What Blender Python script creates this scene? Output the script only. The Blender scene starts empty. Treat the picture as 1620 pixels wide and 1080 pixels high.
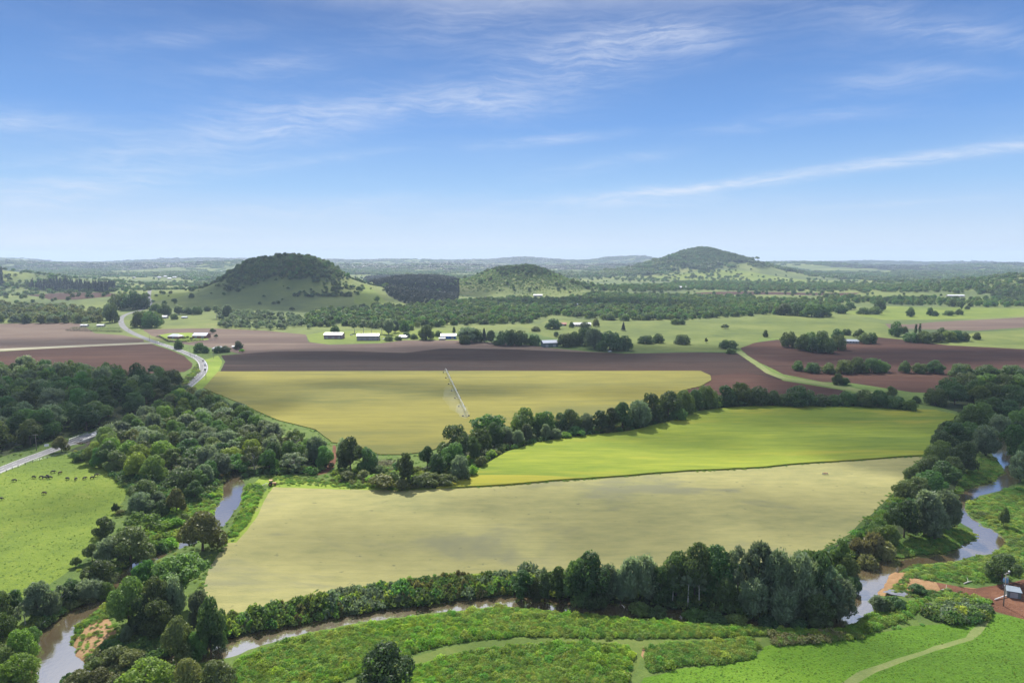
import bpy, bmesh, math, random
import numpy as np
from mathutils import Vector, Matrix
from mathutils.geometry import delaunay_2d_cdt

random.seed(7)
RNG = np.random.default_rng(7)
S = bpy.context.scene
C = S.collection
R = math.radians

# ------------------------------------------------------------------ camera, sky, sun, exposure
CAM_H, PITCH, F = 110.0, R(7.0), 1081.0          # metres, downward tilt, focal length in photo pixels (1620 wide)
cam = bpy.data.cameras.new('camera')
cam.sensor_width = 36.0
cam.lens = 36.0 * F / 1620.0
cam.clip_start, cam.clip_end = 1.0, 60000.0
cam_o = bpy.data.objects.new('camera', cam)
cam_o.location = (0, 0, CAM_H)
cam_o.rotation_euler = (R(90) - PITCH, 0, 0)
C.objects.link(cam_o)
S.camera = cam_o

SUN_EL, SUN_AZ = R(47), R(-14)                    # azimuth measured from straight ahead (+Y), negative = left
sun_dir = Vector((math.sin(SUN_AZ) * math.cos(SUN_EL), math.cos(SUN_AZ) * math.cos(SUN_EL), math.sin(SUN_EL)))
sl = bpy.data.lights.new('sun', 'SUN')
sl.energy, sl.angle, sl.color = 4.4, R(0.53), (1.0, 0.94, 0.84)
so = bpy.data.objects.new('sun', sl)
so.rotation_euler = sun_dir.to_track_quat('Z', 'Y').to_euler()
C.objects.link(so)

S.view_settings.view_transform = 'Standard'
S.view_settings.look = 'None'
S.view_settings.gamma = 1.0
S.view_settings.use_curve_mapping = False
S.view_settings.exposure = 0.98
S.cycles.use_denoising = True
S.cycles.max_bounces = 6
S.cycles.diffuse_bounces = 2
S.cycles.glossy_bounces = 2
S.cycles.transmission_bounces = 3
S.cycles.transparent_max_bounces = 12
S.cycles.volume_bounces = 0


class NT:
    """small node-tree writer"""
    def __init__(s, tree):
        s.t = tree; s.n = tree.nodes; s.l = tree.links
    def new(s, typ, **kw):
        n = s.n.new(typ)
        for k, v in kw.items():
            setattr(n, k, v)
        return n
    def put(s, sock, v):
        if isinstance(v, bpy.types.NodeSocket):
            s.l.new(v, sock)
        elif v is not None:
            sock.default_value = v
    def math(s, op, a, b=None, c=None, clamp=False):
        n = s.new('ShaderNodeMath', operation=op, use_clamp=clamp)
        for i, v in enumerate((a, b, c)):
            if v is not None:
                s.put(n.inputs[i], v)
        return n.outputs[0]
    def mix(s, fac, a, b, blend='MIX'):
        n = s.new('ShaderNodeMix', data_type='RGBA', blend_type=blend)
        s.put(n.inputs[0], fac)
        for i, v in ((6, a), (7, b)):
            if not isinstance(v, bpy.types.NodeSocket) and len(v) == 3:
                v = (*v, 1)
            s.put(n.inputs[i], v)
        return n.outputs[2]
    def ramp(s, fac, stops, interp='LINEAR'):
        n = s.new('ShaderNodeValToRGB')
        n.color_ramp.interpolation = interp
        e = n.color_ramp.elements
        while len(e) < len(stops):
            e.new(0.5)
        for i, (p, c) in enumerate(stops):
            e[i].position = p
            e[i].color = (*c, 1) if len(c) == 3 else c
        s.put(n.inputs[0], fac)
        return n.outputs[0]
    def noise(s, vec, scale, detail=3, rough=0.55, dist=0.0):
        n = s.new('ShaderNodeTexNoise')
        s.put(n.inputs['Vector'], vec)
        n.inputs['Scale'].default_value = scale
        n.inputs['Detail'].default_value = detail
        n.inputs['Roughness'].default_value = rough
        n.inputs['Distortion'].default_value = dist
        return n.outputs[0]
    def mapping(s, vec, scale=(1, 1, 1), rot=(0, 0, 0), loc=(0, 0, 0)):
        n = s.new('ShaderNodeMapping')
        s.put(n.inputs[0], vec)
        n.inputs['Location'].default_value = loc
        n.inputs['Rotation'].default_value = rot
        n.inputs['Scale'].default_value = scale
        return n.outputs[0]
    def sep(s, vec):
        n = s.new('ShaderNodeSeparateXYZ'); s.put(n.inputs[0], vec); return n.outputs
    def comb(s, x, y, z):
        n = s.new('ShaderNodeCombineXYZ')
        for i, v in enumerate((x, y, z)):
            s.put(n.inputs[i], v)
        return n.outputs[0]
    def remap(s, v, a, b, c=0.0, d=1.0):
        n = s.new('ShaderNodeMapRange', interpolation_type='SMOOTHSTEP')
        s.put(n.inputs[0], v)
        for i, x in enumerate((a, b, c, d)):
            n.inputs[i + 1].default_value = x
        return n.outputs[0]


# world: Nishita sky lifted towards the deep saturated blue of the photograph, thin cirrus in it
world = bpy.data.worlds.new('World')
S.world = world
world.use_nodes = True
W = NT(world.node_tree)
W.n.clear()
sky = W.new('ShaderNodeTexSky', sky_type='NISHITA', sun_disc=False)
sky.sun_elevation, sky.sun_rotation = SUN_EL, SUN_AZ
sky.altitude, sky.air_density, sky.dust_density, sky.ozone_density = 700, 1.0, 0.6, 2.5
tc = W.new('ShaderNodeTexCoord').outputs['Generated']
dx, dy, dz = W.sep(tc)
el = W.math('ARCSINE', dz)
az = W.math('ARCTAN2', dx, dy)
grad = W.ramp(W.math('DIVIDE', el, R(90), clamp=True),
              [(0.0, (0.50, 0.60, 0.73)), (0.022, (0.43, 0.55, 0.72)), (0.061, (0.255, 0.435, 0.70)), (0.116, (0.130, 0.290, 0.62)), (0.168, (0.088, 0.210, 0.50)),
               (0.217, (0.058, 0.140, 0.37)), (0.40, (0.055, 0.135, 0.36)), (1.0, (0.04, 0.11, 0.32))])


def cirrus(px, py, half_len, half_wid, slope, amount):
    """one wispy streak: where it lies in azimuth and elevation, its half length and width (degrees), its tilt"""
    def look(x, y):
        d = Vector(((x - 810) / F, math.cos(PITCH) + (540 - y) / F * math.sin(PITCH), -math.sin(PITCH) + (540 - y) / F * math.cos(PITCH))).normalized()
        return math.atan2(d.x, d.y), math.asin(d.z)
    a0, e0 = look(px, py)
    a1, e1 = look(px + 40 * math.cos(R(slope)), py - 40 * math.sin(R(slope)))
    slope = math.degrees(math.atan2(e1 - e0, a1 - a0))
    return (a0, e0, R(half_len), R(half_wid * 0.85), R(slope), amount)


STREAKS = [cirrus(40, 320, 7, 1.2, 2, .5), cirrus(250, 395, 16, .7, 1, .5), cirrus(860, 390, 14, .6, 0, .35), cirrus(180, 245, 7, .7, 5, .35), cirrus(520, 250, 6, .5, 8, .35), cirrus(1180, 200, 5, .6, 5, .3), cirrus(1350, 180, 4, .5, 2, .3), cirrus(1560, 60, 5, .8, -8, .3), cirrus(300, 60, 7, .9, 8, .22),
           cirrus(600, 172, 15, 1.7, 7, 0.62), cirrus(430, 205, 8, 1.6, 8, 0.40), cirrus(800, 165, 6, 1.6, -3, 0.55),
           cirrus(960, 78, 8.5, 2.2, 8, 0.80), cirrus(1060, 55, 5.5, 1.4, -4, 0.50), cirrus(1270, 276, 17, 0.5, 7.2, 0.8), cirrus(1120, 296, 8, 0.5, 6, 0.6),
           cirrus(1480, 247, 9, 0.45, 6, 0.6), cirrus(1000, 318, 10, 0.9, 2, 0.5), cirrus(860, 222, 6, 0.5, 5, 0.55),
           cirrus(210, 275, 9, 1.3, 6, 0.5), cirrus(120, 295, 5, 0.8, 4, 0.45), cirrus(60, 375, 8, 0.9, 3, 0.7),
           cirrus(310, 360, 4.5, 0.3, -3, 0.55), cirrus(440, 105, 5, 0.9, 6, 0.45), cirrus(740, 30, 9, 2.2, 12, 0.38),
           cirrus(20, 190, 4, 1.0, 0, 0.5), cirrus(140, 208, 4, 0.7, -6, 0.35), cirrus(1400, 130, 4, 0.9, 3, 0.42),
           cirrus(980, 255, 5, 0.6, 10, 0.38), cirrus(1420, 322, 8, 0.35, 4, 0.35), cirrus(1400, 30, 9, 1.6, -5, 0.28),
           cirrus(460, 330, 14, 0.8, 4, 0.38), cirrus(1500, 110, 4, 0.6, -3, 0.35), cirrus(700, 345, 12, 0.8, 0, 0.4)]
mask = None
for a0, e0, hl, hw, sl_, amt in STREAKS:
    u = W.math('SUBTRACT', az, a0)
    v = W.math('SUBTRACT', el, e0)
    c_, s_ = math.cos(sl_), math.sin(sl_)
    uu = W.math('ADD', W.math('MULTIPLY', u, c_ / hl), W.math('MULTIPLY', v, s_ / hl))
    vv = W.math('SUBTRACT', W.math('MULTIPLY', v, c_ / hw), W.math('MULTIPLY', u, s_ / hw))
    r2 = W.math('ADD', W.math('MULTIPLY', uu, uu), W.math('MULTIPLY', vv, vv))
    g = W.math('MULTIPLY', W.math('POWER', 2.718, W.math('MULTIPLY', r2, -1.1)), amt)
    mask = g if mask is None else W.math('ADD', mask, g)
ae = W.comb(az, el, 0.0)
warp = W.new('ShaderNodeTexNoise'); W.put(warp.inputs['Vector'], ae); warp.inputs['Scale'].default_value = 9; warp.inputs['Detail'].default_value = 3
wv = W.new('ShaderNodeVectorMath', operation='MULTIPLY_ADD')
W.put(wv.inputs[0], warp.outputs['Color']); wv.inputs[1].default_value = (0.07, 0.035, 0); W.put(wv.inputs[2], ae)
fib = W.noise(W.mapping(wv.outputs[0], (9, 72, 1), (0, 0, R(-9))), 1.0, 10, 0.68, 0.6)
fib2 = W.noise(W.mapping(wv.outputs[0], (22, 120, 1), (0, 0, R(-14))), 1.0, 5, 0.6, 0.3)
f = W.math('ADD', W.math('MULTIPLY', fib, 0.7), W.math('MULTIPLY', fib2, 0.3))
f = W.remap(f, 0.36, 0.70)
veil = W.math('MULTIPLY', W.remap(W.noise(W.mapping(ae, (3, 12, 1)), 1.0, 5, 0.6), 0.45, 0.75), 0.16)
cl = W.math('MULTIPLY', W.math('ADD', mask, veil), W.math('ADD', W.math('MULTIPLY', f, 0.82), 0.18), clamp=True)
cl = W.math('MULTIPLY', cl, 0.66)
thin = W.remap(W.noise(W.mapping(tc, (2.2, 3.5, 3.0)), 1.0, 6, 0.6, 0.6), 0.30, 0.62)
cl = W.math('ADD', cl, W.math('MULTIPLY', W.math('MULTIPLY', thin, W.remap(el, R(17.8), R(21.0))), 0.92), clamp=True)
nsk = W.mix(1.0, sky.outputs[0], (0.22, 0.215, 0.205), 'MULTIPLY')
col = W.mix(W.remap(el, R(19.5), R(40), 0.04, 0.92), grad, nsk)
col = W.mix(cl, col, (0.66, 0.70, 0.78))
bg = W.new('ShaderNodeBackground')
W.put(bg.inputs[0], col)
bg.inputs[1].default_value = 0.645
W.l.new(bg.outputs[0], W.new('ShaderNodeOutputWorld').inputs[0])

# ------------------------------------------------------------------ materials
def mat(name):
    m = bpy.data.materials.new(name); m.use_nodes = True
    t = NT(m.node_tree); t.n.clear()
    out = t.new('ShaderNodeOutputMaterial')
    b = t.new('ShaderNodeBsdfPrincipled')
    t.l.new(b.outputs[0], out.inputs[0])
    return m, t, b, out


def plain(name, c, rough=0.6, metal=0.0, var=0.12, scale=0.8, spec=0.4):
    m, t, b, out = mat(name)
    p = t.new('ShaderNodeTexCoord').outputs['Object']
    n = t.noise(p, scale, 4, 0.6)
    t.put(b.inputs['Base Color'], t.ramp(n, [(0.25, tuple(x * (1 - var) for x in c)), (0.75, tuple(min(1, x * (1 + var)) for x in c))]))
    b.inputs['Roughness'].default_value = rough
    b.inputs['Metallic'].default_value = metal
    b.inputs['Specular IOR Level'].default_value = spec
    return m


def ground_mat(name, cols, big=0.012, fine=0.35, stretch=(1, 1), rows=None, speck=None, bump=0.5, bump_scale=1.5, fine_amt=0.5, rot=0.0, patch=None):
    """cols: dark to light; big and fine noise in world metres; rows = (spacing, strength); speck = (colour, scale, cut); patch = (colour, scale, cut)"""
    m, t, b, out = mat(name)
    pos = t.new('ShaderNodeNewGeometry').outputs['Position']
    ps = t.mapping(pos, (stretch[0], stretch[1], 0.3), (0, 0, rot))
    n1 = t.noise(ps, big, 5, 0.6, 0.4)
    n2 = t.noise(ps, fine, 4, 0.65)
    v = t.math('ADD', t.math('MULTIPLY', n1, 1.0), t.math('MULTIPLY', t.math('SUBTRACT', n2, 0.5), fine_amt))
    k = len(cols) - 1
    c = t.ramp(v, [(0.30 + 0.40 * i / k, cc) for i, cc in enumerate(cols)])
    if patch:
        q = t.remap(t.noise(ps, patch[1], 5, 0.65, 0.6), patch[2], patch[2] + 0.12)
        c = t.mix(q, c, patch[0])
    if rows:
        pr = t.mapping(pos, (0.008, 1.0 / rows[0], 0), (0, 0, rot))
        rr = t.noise(pr, 1.0, 3, 0.7)
        c = t.mix(t.math('MULTIPLY', t.remap(rr, 0.50, 0.72), rows[1]), c, rows[2])
    if speck:
        q = t.remap(t.noise(pos, speck[1], 3, 0.6), speck[2], speck[2] + 0.07)
        c = t.mix(t.math('MULTIPLY', q, 0.8), c, speck[0])
    t.put(b.inputs['Base Color'], c)
    b.inputs['Roughness'].default_value = 0.95
    b.inputs['Specular IOR Level'].default_value = 0.12
    bm = t.new('ShaderNodeBump')
    bm.inputs['Strength'].default_value = bump
    bm.inputs['Distance'].default_value = 0.6
    t.put(bm.inputs['Height'], t.noise(ps, bump_scale, 4, 0.7))
    t.l.new(bm.outputs[0], b.inputs['Normal'])
    return m


def leaf_mat(name, dark, light, trans=0.35, tcol=None, hue=0.06):
    m, t, b, out = mat(name)
    at = t.new('ShaderNodeAttribute', attribute_name='tint')
    oi = t.new('ShaderNodeObjectInfo')
    v = t.math('ADD', t.math('MULTIPLY', at.outputs['Fac'], 0.75), t.math('MULTIPLY', oi.outputs['Random'], 0.30))
    c = t.ramp(v, [(0.08, dark), (0.95, light)])
    hs = t.new('ShaderNodeHueSaturation')
    rr = t.math('FRACT', t.math('MULTIPLY', oi.outputs['Random'], 17.31))
    t.put(hs.inputs['Hue'], t.math('ADD', 0.5, t.math('MULTIPLY', t.math('SUBTRACT', rr, 0.5), hue * 1.3)))
    t.put(hs.inputs['Value'], t.math('ADD', 0.72, t.math('MULTIPLY', t.math('FRACT', t.math('MULTIPLY', oi.outputs['Random'], 7.77)), 0.62)))
    t.put(hs.inputs['Color'], c)
    t.put(b.inputs['Base Color'], hs.outputs[0])
    b.inputs['Roughness'].default_value = 0.55
    b.inputs['Specular IOR Level'].default_value = 0.35
    tr = t.new('ShaderNodeBsdfTranslucent')
    t.put(tr.inputs[0], t.mix(1.0, hs.outputs[0], tcol or (1.25, 1.25, 0.7), 'MULTIPLY'))
    mx = t.new('ShaderNodeMixShader'); mx.inputs[0].default_value = trans
    t.l.new(b.outputs[0], mx.inputs[1]); t.l.new(tr.outputs[0], mx.inputs[2])
    t.l.new(mx.outputs[0], out.inputs[0])
    return m


M = {}
M['grass'] = ground_mat('grass', [(0.050, 0.085, 0.022), (0.085, 0.130, 0.030), (0.135, 0.185, 0.040)], 0.006, 0.25, bump=0.5)
M['far'] = ground_mat('far_pasture', [(0.055, 0.080, 0.030), (0.085, 0.115, 0.035), (0.130, 0.160, 0.042), (0.17, 0.18, 0.060)], 0.0035, 0.03, bump=0.2, bump_scale=0.05, fine_amt=0.3)
M['pasture'] = ground_mat('cattle_pasture', [(0.085, 0.132, 0.020), (0.125, 0.178, 0.024), (0.175, 0.215, 0.034)], 0.015, 0.30, speck=((0.045, 0.085, 0.018), 0.42, 0.62), bump=0.7, bump_scale=0.9, patch=((0.215, 0.225, 0.05), 0.03, 0.60))
M['bright'] = ground_mat('lush_pasture', [(0.060, 0.125, 0.012), (0.085, 0.175, 0.014), (0.120, 0.215, 0.020)], 0.02, 0.45, speck=((0.045, 0.10, 0.012), 0.9, 0.60), bump=0.9, bump_scale=1.1)
M['mown'] = ground_mat('mown_strip', [(0.066, 0.104, 0.023), (0.092, 0.130, 0.029), (0.128, 0.154, 0.042)], 0.03, 0.5, bump=0.3)
M['verge'] = ground_mat('verge', [(0.125, 0.185, 0.025), (0.175, 0.245, 0.030), (0.22, 0.27, 0.05)], 0.03, 0.5, bump=0.5, patch=((0.20, 0.19, 0.085), 0.06, 0.60))
M['paddock'] = ground_mat('paddock', [(0.070, 0.098, 0.026), (0.105, 0.135, 0.032), (0.150, 0.172, 0.045)], 0.010, 0.06, bump=0.2, bump_scale=0.1, fine_amt=0.4)
M['paddock_bright'] = ground_mat('paddock_bright', [(0.090, 0.130, 0.024), (0.130, 0.172, 0.028), (0.180, 0.208, 0.042)], 0.008, 0.06, bump=0.2, bump_scale=0.1, fine_amt=0.4)
M['meadow'] = ground_mat('meadow', [(0.040, 0.085, 0.018), (0.065, 0.120, 0.025), (0.095, 0.145, 0.040)], 0.03, 0.5, bump=1.0)
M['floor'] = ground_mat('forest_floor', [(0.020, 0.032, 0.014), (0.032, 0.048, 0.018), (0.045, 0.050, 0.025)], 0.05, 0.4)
M['tan'] = ground_mat('hay_stubble', [(0.184, 0.188, 0.080), (0.260, 0.246, 0.099), (0.318, 0.294, 0.117)], 0.010, 0.16, (0.55, 1.4), rows=(1.3, 0.30, (0.155, 0.160, 0.080)), speck=((0.135, 0.138, 0.07), 0.22, 0.66), bump=0.5, bump_scale=1.2, fine_amt=0.55, rot=R(-3), patch=((0.175, 0.175, 0.098), 0.013, 0.52))
M['yellow'] = ground_mat('yellow_crop', [(0.102, 0.155, 0.020), (0.158, 0.206, 0.023), (0.240, 0.272, 0.030)], 0.009, 0.11, (0.35, 1.8), rows=(1.8, 0.60, (0.090, 0.130, 0.020)), bump=0.6, bump_scale=1.0, fine_amt=0.6, rot=R(-4), patch=((0.265, 0.250, 0.030), 0.014, 0.52))
M['golden'] = ground_mat('golden_crop', [(0.112, 0.116, 0.030), (0.168, 0.156, 0.034), (0.215, 0.195, 0.040)], 0.010, 0.08, (0.35, 1.5), rows=(2.6, 0.45, (0.112, 0.116, 0.034)), bump=0.5, bump_scale=0.8, fine_amt=0.6, patch=((0.130, 0.130, 0.034), 0.011, 0.54))
M['soil'] = ground_mat('dark_soil', [(0.012, 0.0058, 0.0042), (0.021, 0.0098, 0.0068), (0.041, 0.021, 0.0140)], 0.006, 0.08, (0.25, 2.0), rows=(4.0, 0.55, (0.072, 0.044, 0.031)), bump=0.6, bump_scale=0.8, fine_amt=0.5, patch=((0.070, 0.044, 0.034), 0.005, 0.60))
M['soil_pale'] = ground_mat('pale_soil', [(0.084, 0.056, 0.045), (0.116, 0.081, 0.063), (0.156, 0.117, 0.086)], 0.006, 0.05, (0.25, 1.6), rows=(7.0, 0.4, (0.085, 0.062, 0.056)), bump=0.4, bump_scale=0.7, fine_amt=0.5, patch=((0.165, 0.125, 0.092), 0.005, 0.58))
M['soil_red'] = ground_mat('red_soil', [(0.028, 0.0115, 0.0078), (0.042, 0.017, 0.0110), (0.069, 0.031, 0.0195)], 0.009, 0.08, (0.3, 1.5), patch=((0.095, 0.060, 0.042), 0.006, 0.60), rows=(4.5, 0.55, (0.100, 0.060, 0.038)), bump=0.5, bump_scale=0.8, fine_amt=0.4)
M['sand'] = ground_mat('orange_sand', [(0.175, 0.105, 0.052), (0.245, 0.150, 0.076), (0.31, 0.200, 0.108)], 0.05, 0.6, bump=0.5, speck=((0.16, 0.13, 0.06), 0.5, 0.66))
M['dirt'] = ground_mat('red_dirt', [(0.085, 0.040, 0.026), (0.130, 0.060, 0.036), (0.19, 0.095, 0.055)], 0.06, 0.5, bump=0.8)
M['track'] = ground_mat('track', [(0.110, 0.150, 0.045), (0.145, 0.178, 0.058), (0.195, 0.200, 0.085)], 0.06, 0.6, bump=0.3)
M['gravel'] = ground_mat('gravel_lane', [(0.26, 0.24, 0.17), (0.34, 0.32, 0.23)], 0.05, 0.5, bump=0.3)
M['bed'] = ground_mat('river_mud', [(0.045, 0.038, 0.022), (0.075, 0.060, 0.034)], 0.1, 0.6)
M['road'] = ground_mat('asphalt', [(0.15, 0.15, 0.155), (0.185, 0.185, 0.19), (0.21, 0.21, 0.21)], 0.05, 0.8, bump=0.1)
M['white'] = plain('white_paint', (0.78, 0.78, 0.76), 0.5, var=0.05)
M['roof_white'] = plain('white_roof_sheet', (0.72, 0.72, 0.74), 0.4, var=0.06, scale=0.4)
M['roof_grey'] = plain('grey_roof_sheet', (0.30, 0.34, 0.39), 0.4, var=0.08, scale=0.4)
M['roof_dull'] = plain('dull_roof_sheet', (0.20, 0.24, 0.28), 0.45, var=0.15, scale=1.0)
M['roof_red'] = plain('red_roof', (0.33, 0.10, 0.06), 0.6)
M['wall_mauve'] = plain('mauve_wall', (0.22, 0.14, 0.19), 0.6)
M['wall_grey'] = plain('grey_wall', (0.27, 0.25, 0.24), 0.6)
M['wall_blue'] = plain('blue_wall', (0.03, 0.12, 0.42), 0.5)
M['wall_brick'] = plain('brick_wall', (0.26, 0.12, 0.09), 0.8)
M['wall_teal'] = plain('teal_wall', (0.11, 0.14, 0.14), 0.55)
M['wall_cream'] = plain('cream_wall', (0.48, 0.42, 0.36), 0.7)
M['glass'] = plain('window_glass', (0.03, 0.035, 0.045), 0.1, var=0.2, spec=0.6)
M['door'] = plain('door_paint', (0.30, 0.29, 0.30), 0.5)
M['steel'] = plain('galvanised_steel', (0.50, 0.52, 0.53), 0.45, 0.4)
M['tyre'] = plain('rubber', (0.02, 0.02, 0.02), 0.8)
M['timber'] = plain('weathered_timber', (0.23, 0.20, 0.17), 0.85, scale=2)
M['concrete'] = plain('concrete', (0.34, 0.33, 0.31), 0.85)
M['pvc'] = plain('white_pipe', (0.68, 0.66, 0.64), 0.4)
M['tank'] = plain('blue_tank', (0.16, 0.30, 0.45), 0.4)
M['bark'] = plain('bark', (0.105, 0.080, 0.058), 0.9, var=0.35, scale=1.2)
M['bark_pale'] = plain('pale_bark', (0.42, 0.40, 0.36), 0.8, var=0.25, scale=1.2)
M['cow'] = plain('black_hide', (0.020, 0.017, 0.016), 0.7, var=0.3)
M['cow_brown'] = plain('brown_hide', (0.060, 0.034, 0.022), 0.7, var=0.3)
M['machine'] = plain('faded_orange_paint', (0.40, 0.18, 0.07), 0.5)
M['car_white'] = plain('car_white', (0.78, 0.78, 0.78), 0.25, var=0.02, spec=0.6)
M['car_dark'] = plain('car_dark', (0.03, 0.032, 0.038), 0.25, spec=0.6)
M['car_silver'] = plain('car_silver', (0.45, 0.46, 0.48), 0.3, 0.5)
M['lamp'] = plain('lamp_lens', (0.6, 0.55, 0.5), 0.2)

M['l_dark'] = leaf_mat('leaf_dark', (0.038, 0.074, 0.030), (0.110, 0.185, 0.062), 0.50)
M['l_mid'] = leaf_mat('leaf_mid', (0.056, 0.110, 0.032), (0.145, 0.245, 0.062), 0.50)
M['l_bright'] = leaf_mat('leaf_bright', (0.090, 0.175, 0.028), (0.205, 0.345, 0.060), 0.52)
M['l_olive'] = leaf_mat('leaf_olive', (0.080, 0.104, 0.036), (0.185, 0.222, 0.076), 0.42, hue=0.05)
M['l_grey'] = leaf_mat('leaf_grey', (0.105, 0.155, 0.090), (0.230, 0.300, 0.185), 0.54, (1.15, 1.15, 0.75), 0.03)
M['l_pine'] = leaf_mat('leaf_pine', (0.013, 0.028, 0.017), (0.032, 0.060, 0.032), 0.12)
M['l_reed'] = leaf_mat('leaf_reed', (0.125, 0.135, 0.050), (0.260, 0.260, 0.110), 0.45, hue=0.05)
M['l_lime'] = leaf_mat('leaf_lime', (0.135, 0.260, 0.030), (0.265, 0.420, 0.060), 0.54, hue=0.05)
M['l_meadow'] = leaf_mat('leaf_meadow', (0.150, 0.245, 0.045), (0.275, 0.385, 0.085), 0.55, hue=0.06)
M['l_hedge'] = leaf_mat('leaf_hedge', (0.012, 0.026, 0.012), (0.030, 0.058, 0.022), 0.2)
M['l_dead'] = leaf_mat('leaf_dead', (0.12, 0.09, 0.07), (0.24, 0.19, 0.15), 0.2, (1, 1, 1), 0.03)

# water: muddy, gently rippled
m, t, b, out = mat('river_water')
pos = t.new('ShaderNodeNewGeometry').outputs['Position']
t.put(b.inputs['Base Color'], t.ramp(t.noise(pos, 0.03, 3), [(0.35, (0.092, 0.068, 0.036)), (0.65, (0.140, 0.104, 0.056))]))
b.inputs['Roughness'].default_value = 0.10
b.inputs['IOR'].default_value = 1.45
b.inputs['Specular IOR Level'].default_value = 1.0
bm_ = t.new('ShaderNodeBump'); bm_.inputs['Strength'].default_value = 0.16; bm_.inputs['Distance'].default_value = 0.2
t.put(bm_.inputs['Height'], t.noise(t.mapping(pos, (1, 1, 1)), 0.7, 3))
t.l.new(bm_.outputs[0], b.inputs['Normal'])
gl = t.new('ShaderNodeBsdfGlossy'); gl.inputs['Roughness'].default_value = 0.09; gl.inputs['Color'].default_value = (1, 1, 1, 1)
t.l.new(bm_.outputs[0], gl.inputs['Normal'])
mx = t.new('ShaderNodeMixShader'); mx.inputs[0].default_value = 0.46
t.l.new(b.outputs[0], mx.inputs[1]); t.l.new(gl.outputs[0], mx.inputs[2]); t.l.new(mx.outputs[0], out.inputs[0])
M['water'] = m

# ------------------------------------------------------------------ terrain height
def sstep(x, a, b):
    u = np.clip((x - a) / (b - a), 0, 1)
    return u * u * (3 - 2 * u)


RIVER_PX = [(130, 700, 4), (200, 705, 4), (300, 722, 4), (345, 742, 4.5), (368, 757, 5), (368, 778, 5.5), (360, 800, 5.5), (345, 825, 4.5), (318, 848, 4), (285, 862, 4), (245, 880, 3.5),
            (205, 902, 3.5), (185, 925, 3.5), (172, 945, 4.5), (135, 965, 5.5), (100, 990, 6), (78, 1015, 6), (72, 1040, 6.5), (82, 1060, 6.5),
            (120, 1082, 6), (170, 1090, 6), (220, 1080, 5), (262, 1058, 4.5), (300, 1042, 4.5), (350, 1028, 4.5), (410, 1010, 4.5), (470, 996, 4),
            (530, 984, 3.2), (600, 973, 3), (680, 963, 3.2), (750, 955, 3.6), (815, 950, 4.2), (870, 955, 4.5), (930, 961, 4.5), (1000, 967, 4.2),
            (1080, 974, 3.6), (1180, 984, 3), (1260, 990, 3), (1320, 985, 4), (1350, 962, 6.5), (1360, 935, 7), (1374, 912, 6.5), (1395, 897, 5.5),
            (1440, 887, 4), (1500, 881, 3.8), (1545, 868, 5.5), (1566, 855, 6), (1558, 840, 5.5), (1535, 826, 4.5), (1515, 810, 4.2), (1513, 797, 4.2),
            (1530, 783, 4.8), (1560, 773, 5.2), (1588, 763, 5.2), (1601, 750, 5.2), (1597, 735, 5.2), (1585, 720, 5), (1580, 703, 5), (1590, 685, 5),
            (1612, 665, 5), (1650, 650, 5), (1750, 640, 5)]
WATER_Z = -1.5
cp, sp = math.cos(PITCH), math.sin(PITCH)


def rays(px, py):
    a = (np.asarray(px, float) - 810) / F
    b_ = (540 - np.asarray(py, float)) / F
    return np.stack([a, cp + b_ * sp, -sp + b_ * cp], -1)      # unit depth along the camera axis


def flat_hit(px, py, z):
    d = rays(px, py)
    t_ = (z - CAM_H) / d[..., 2]
    return d[..., 0] * t_, d[..., 1] * t_


def smooth_line(pts, n=6):
    """Catmull-Rom through rows of numbers"""
    p = np.asarray(pts, float)
    p = np.vstack([2 * p[0] - p[1], p, 2 * p[-1] - p[-2]])
    outp = []
    for i in range(1, len(p) - 2):
        for k in range(n):
            u = k / n
            outp.append(0.5 * ((2 * p[i]) + (-p[i - 1] + p[i + 1]) * u + (2 * p[i - 1] - 5 * p[i] + 4 * p[i + 1] - p[i + 2]) * u * u
                               + (-p[i - 1] + 3 * p[i] - 3 * p[i + 1] + p[i + 2]) * u ** 3))
    outp.append(p[-2])
    return np.array(outp)


_rp = np.array(RIVER_PX, float)
_rx, _ry = flat_hit(_rp[:, 0], _rp[:, 1], WATER_Z)
RIV = smooth_line(np.stack([_rx, _ry, _rp[:, 2]], 1), 5)
RIV[:, 2] *= np.where((RIV[:, 1] > 190) & (RIV[:, 0] < 0), .78, np.where(RIV[:, 0] > 60, .80, 1.0))
RIV[:, 2] *= 0.86 + 0.10 * np.sin(np.arange(len(RIV)) * 0.9) + 0.07 * np.sin(np.arange(len(RIV)) * 2.3)


def river_dist(x, y):
    """distance from the water's edge, negative in the water"""
    x = np.asarray(x, float); y = np.asarray(y, float)
    best = np.full(x.shape, 1e9)
    near = (y < 620) & (y > -50) & (np.abs(x) < 700)
    xs, ys = x[near], y[near]
    bb = np.full(xs.shape, 1e9)
    for (x0, y0, w0), (x1, y1, w1) in zip(RIV[:-1], RIV[1:]):
        ex, ey = x1 - x0, y1 - y0
        L = ex * ex + ey * ey + 1e-9
        u = np.clip(((xs - x0) * ex + (ys - y0) * ey) / L, 0, 1)
        d = np.hypot(xs - x0 - u * ex, ys - y0 - u * ey) - (w0 + (w1 - w0) * u)
        bb = np.minimum(bb, d)
    best[near] = bb
    return best


def bump_hill(x, y, px, depth, height, sx, sy, p=2.4):
    cx = (px - 810) / F * depth
    r = np.sqrt(((x - cx) / sx) ** 2 + ((y - depth) / sy) ** 2)
    return height * np.exp(-0.5 * r ** p)


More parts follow.
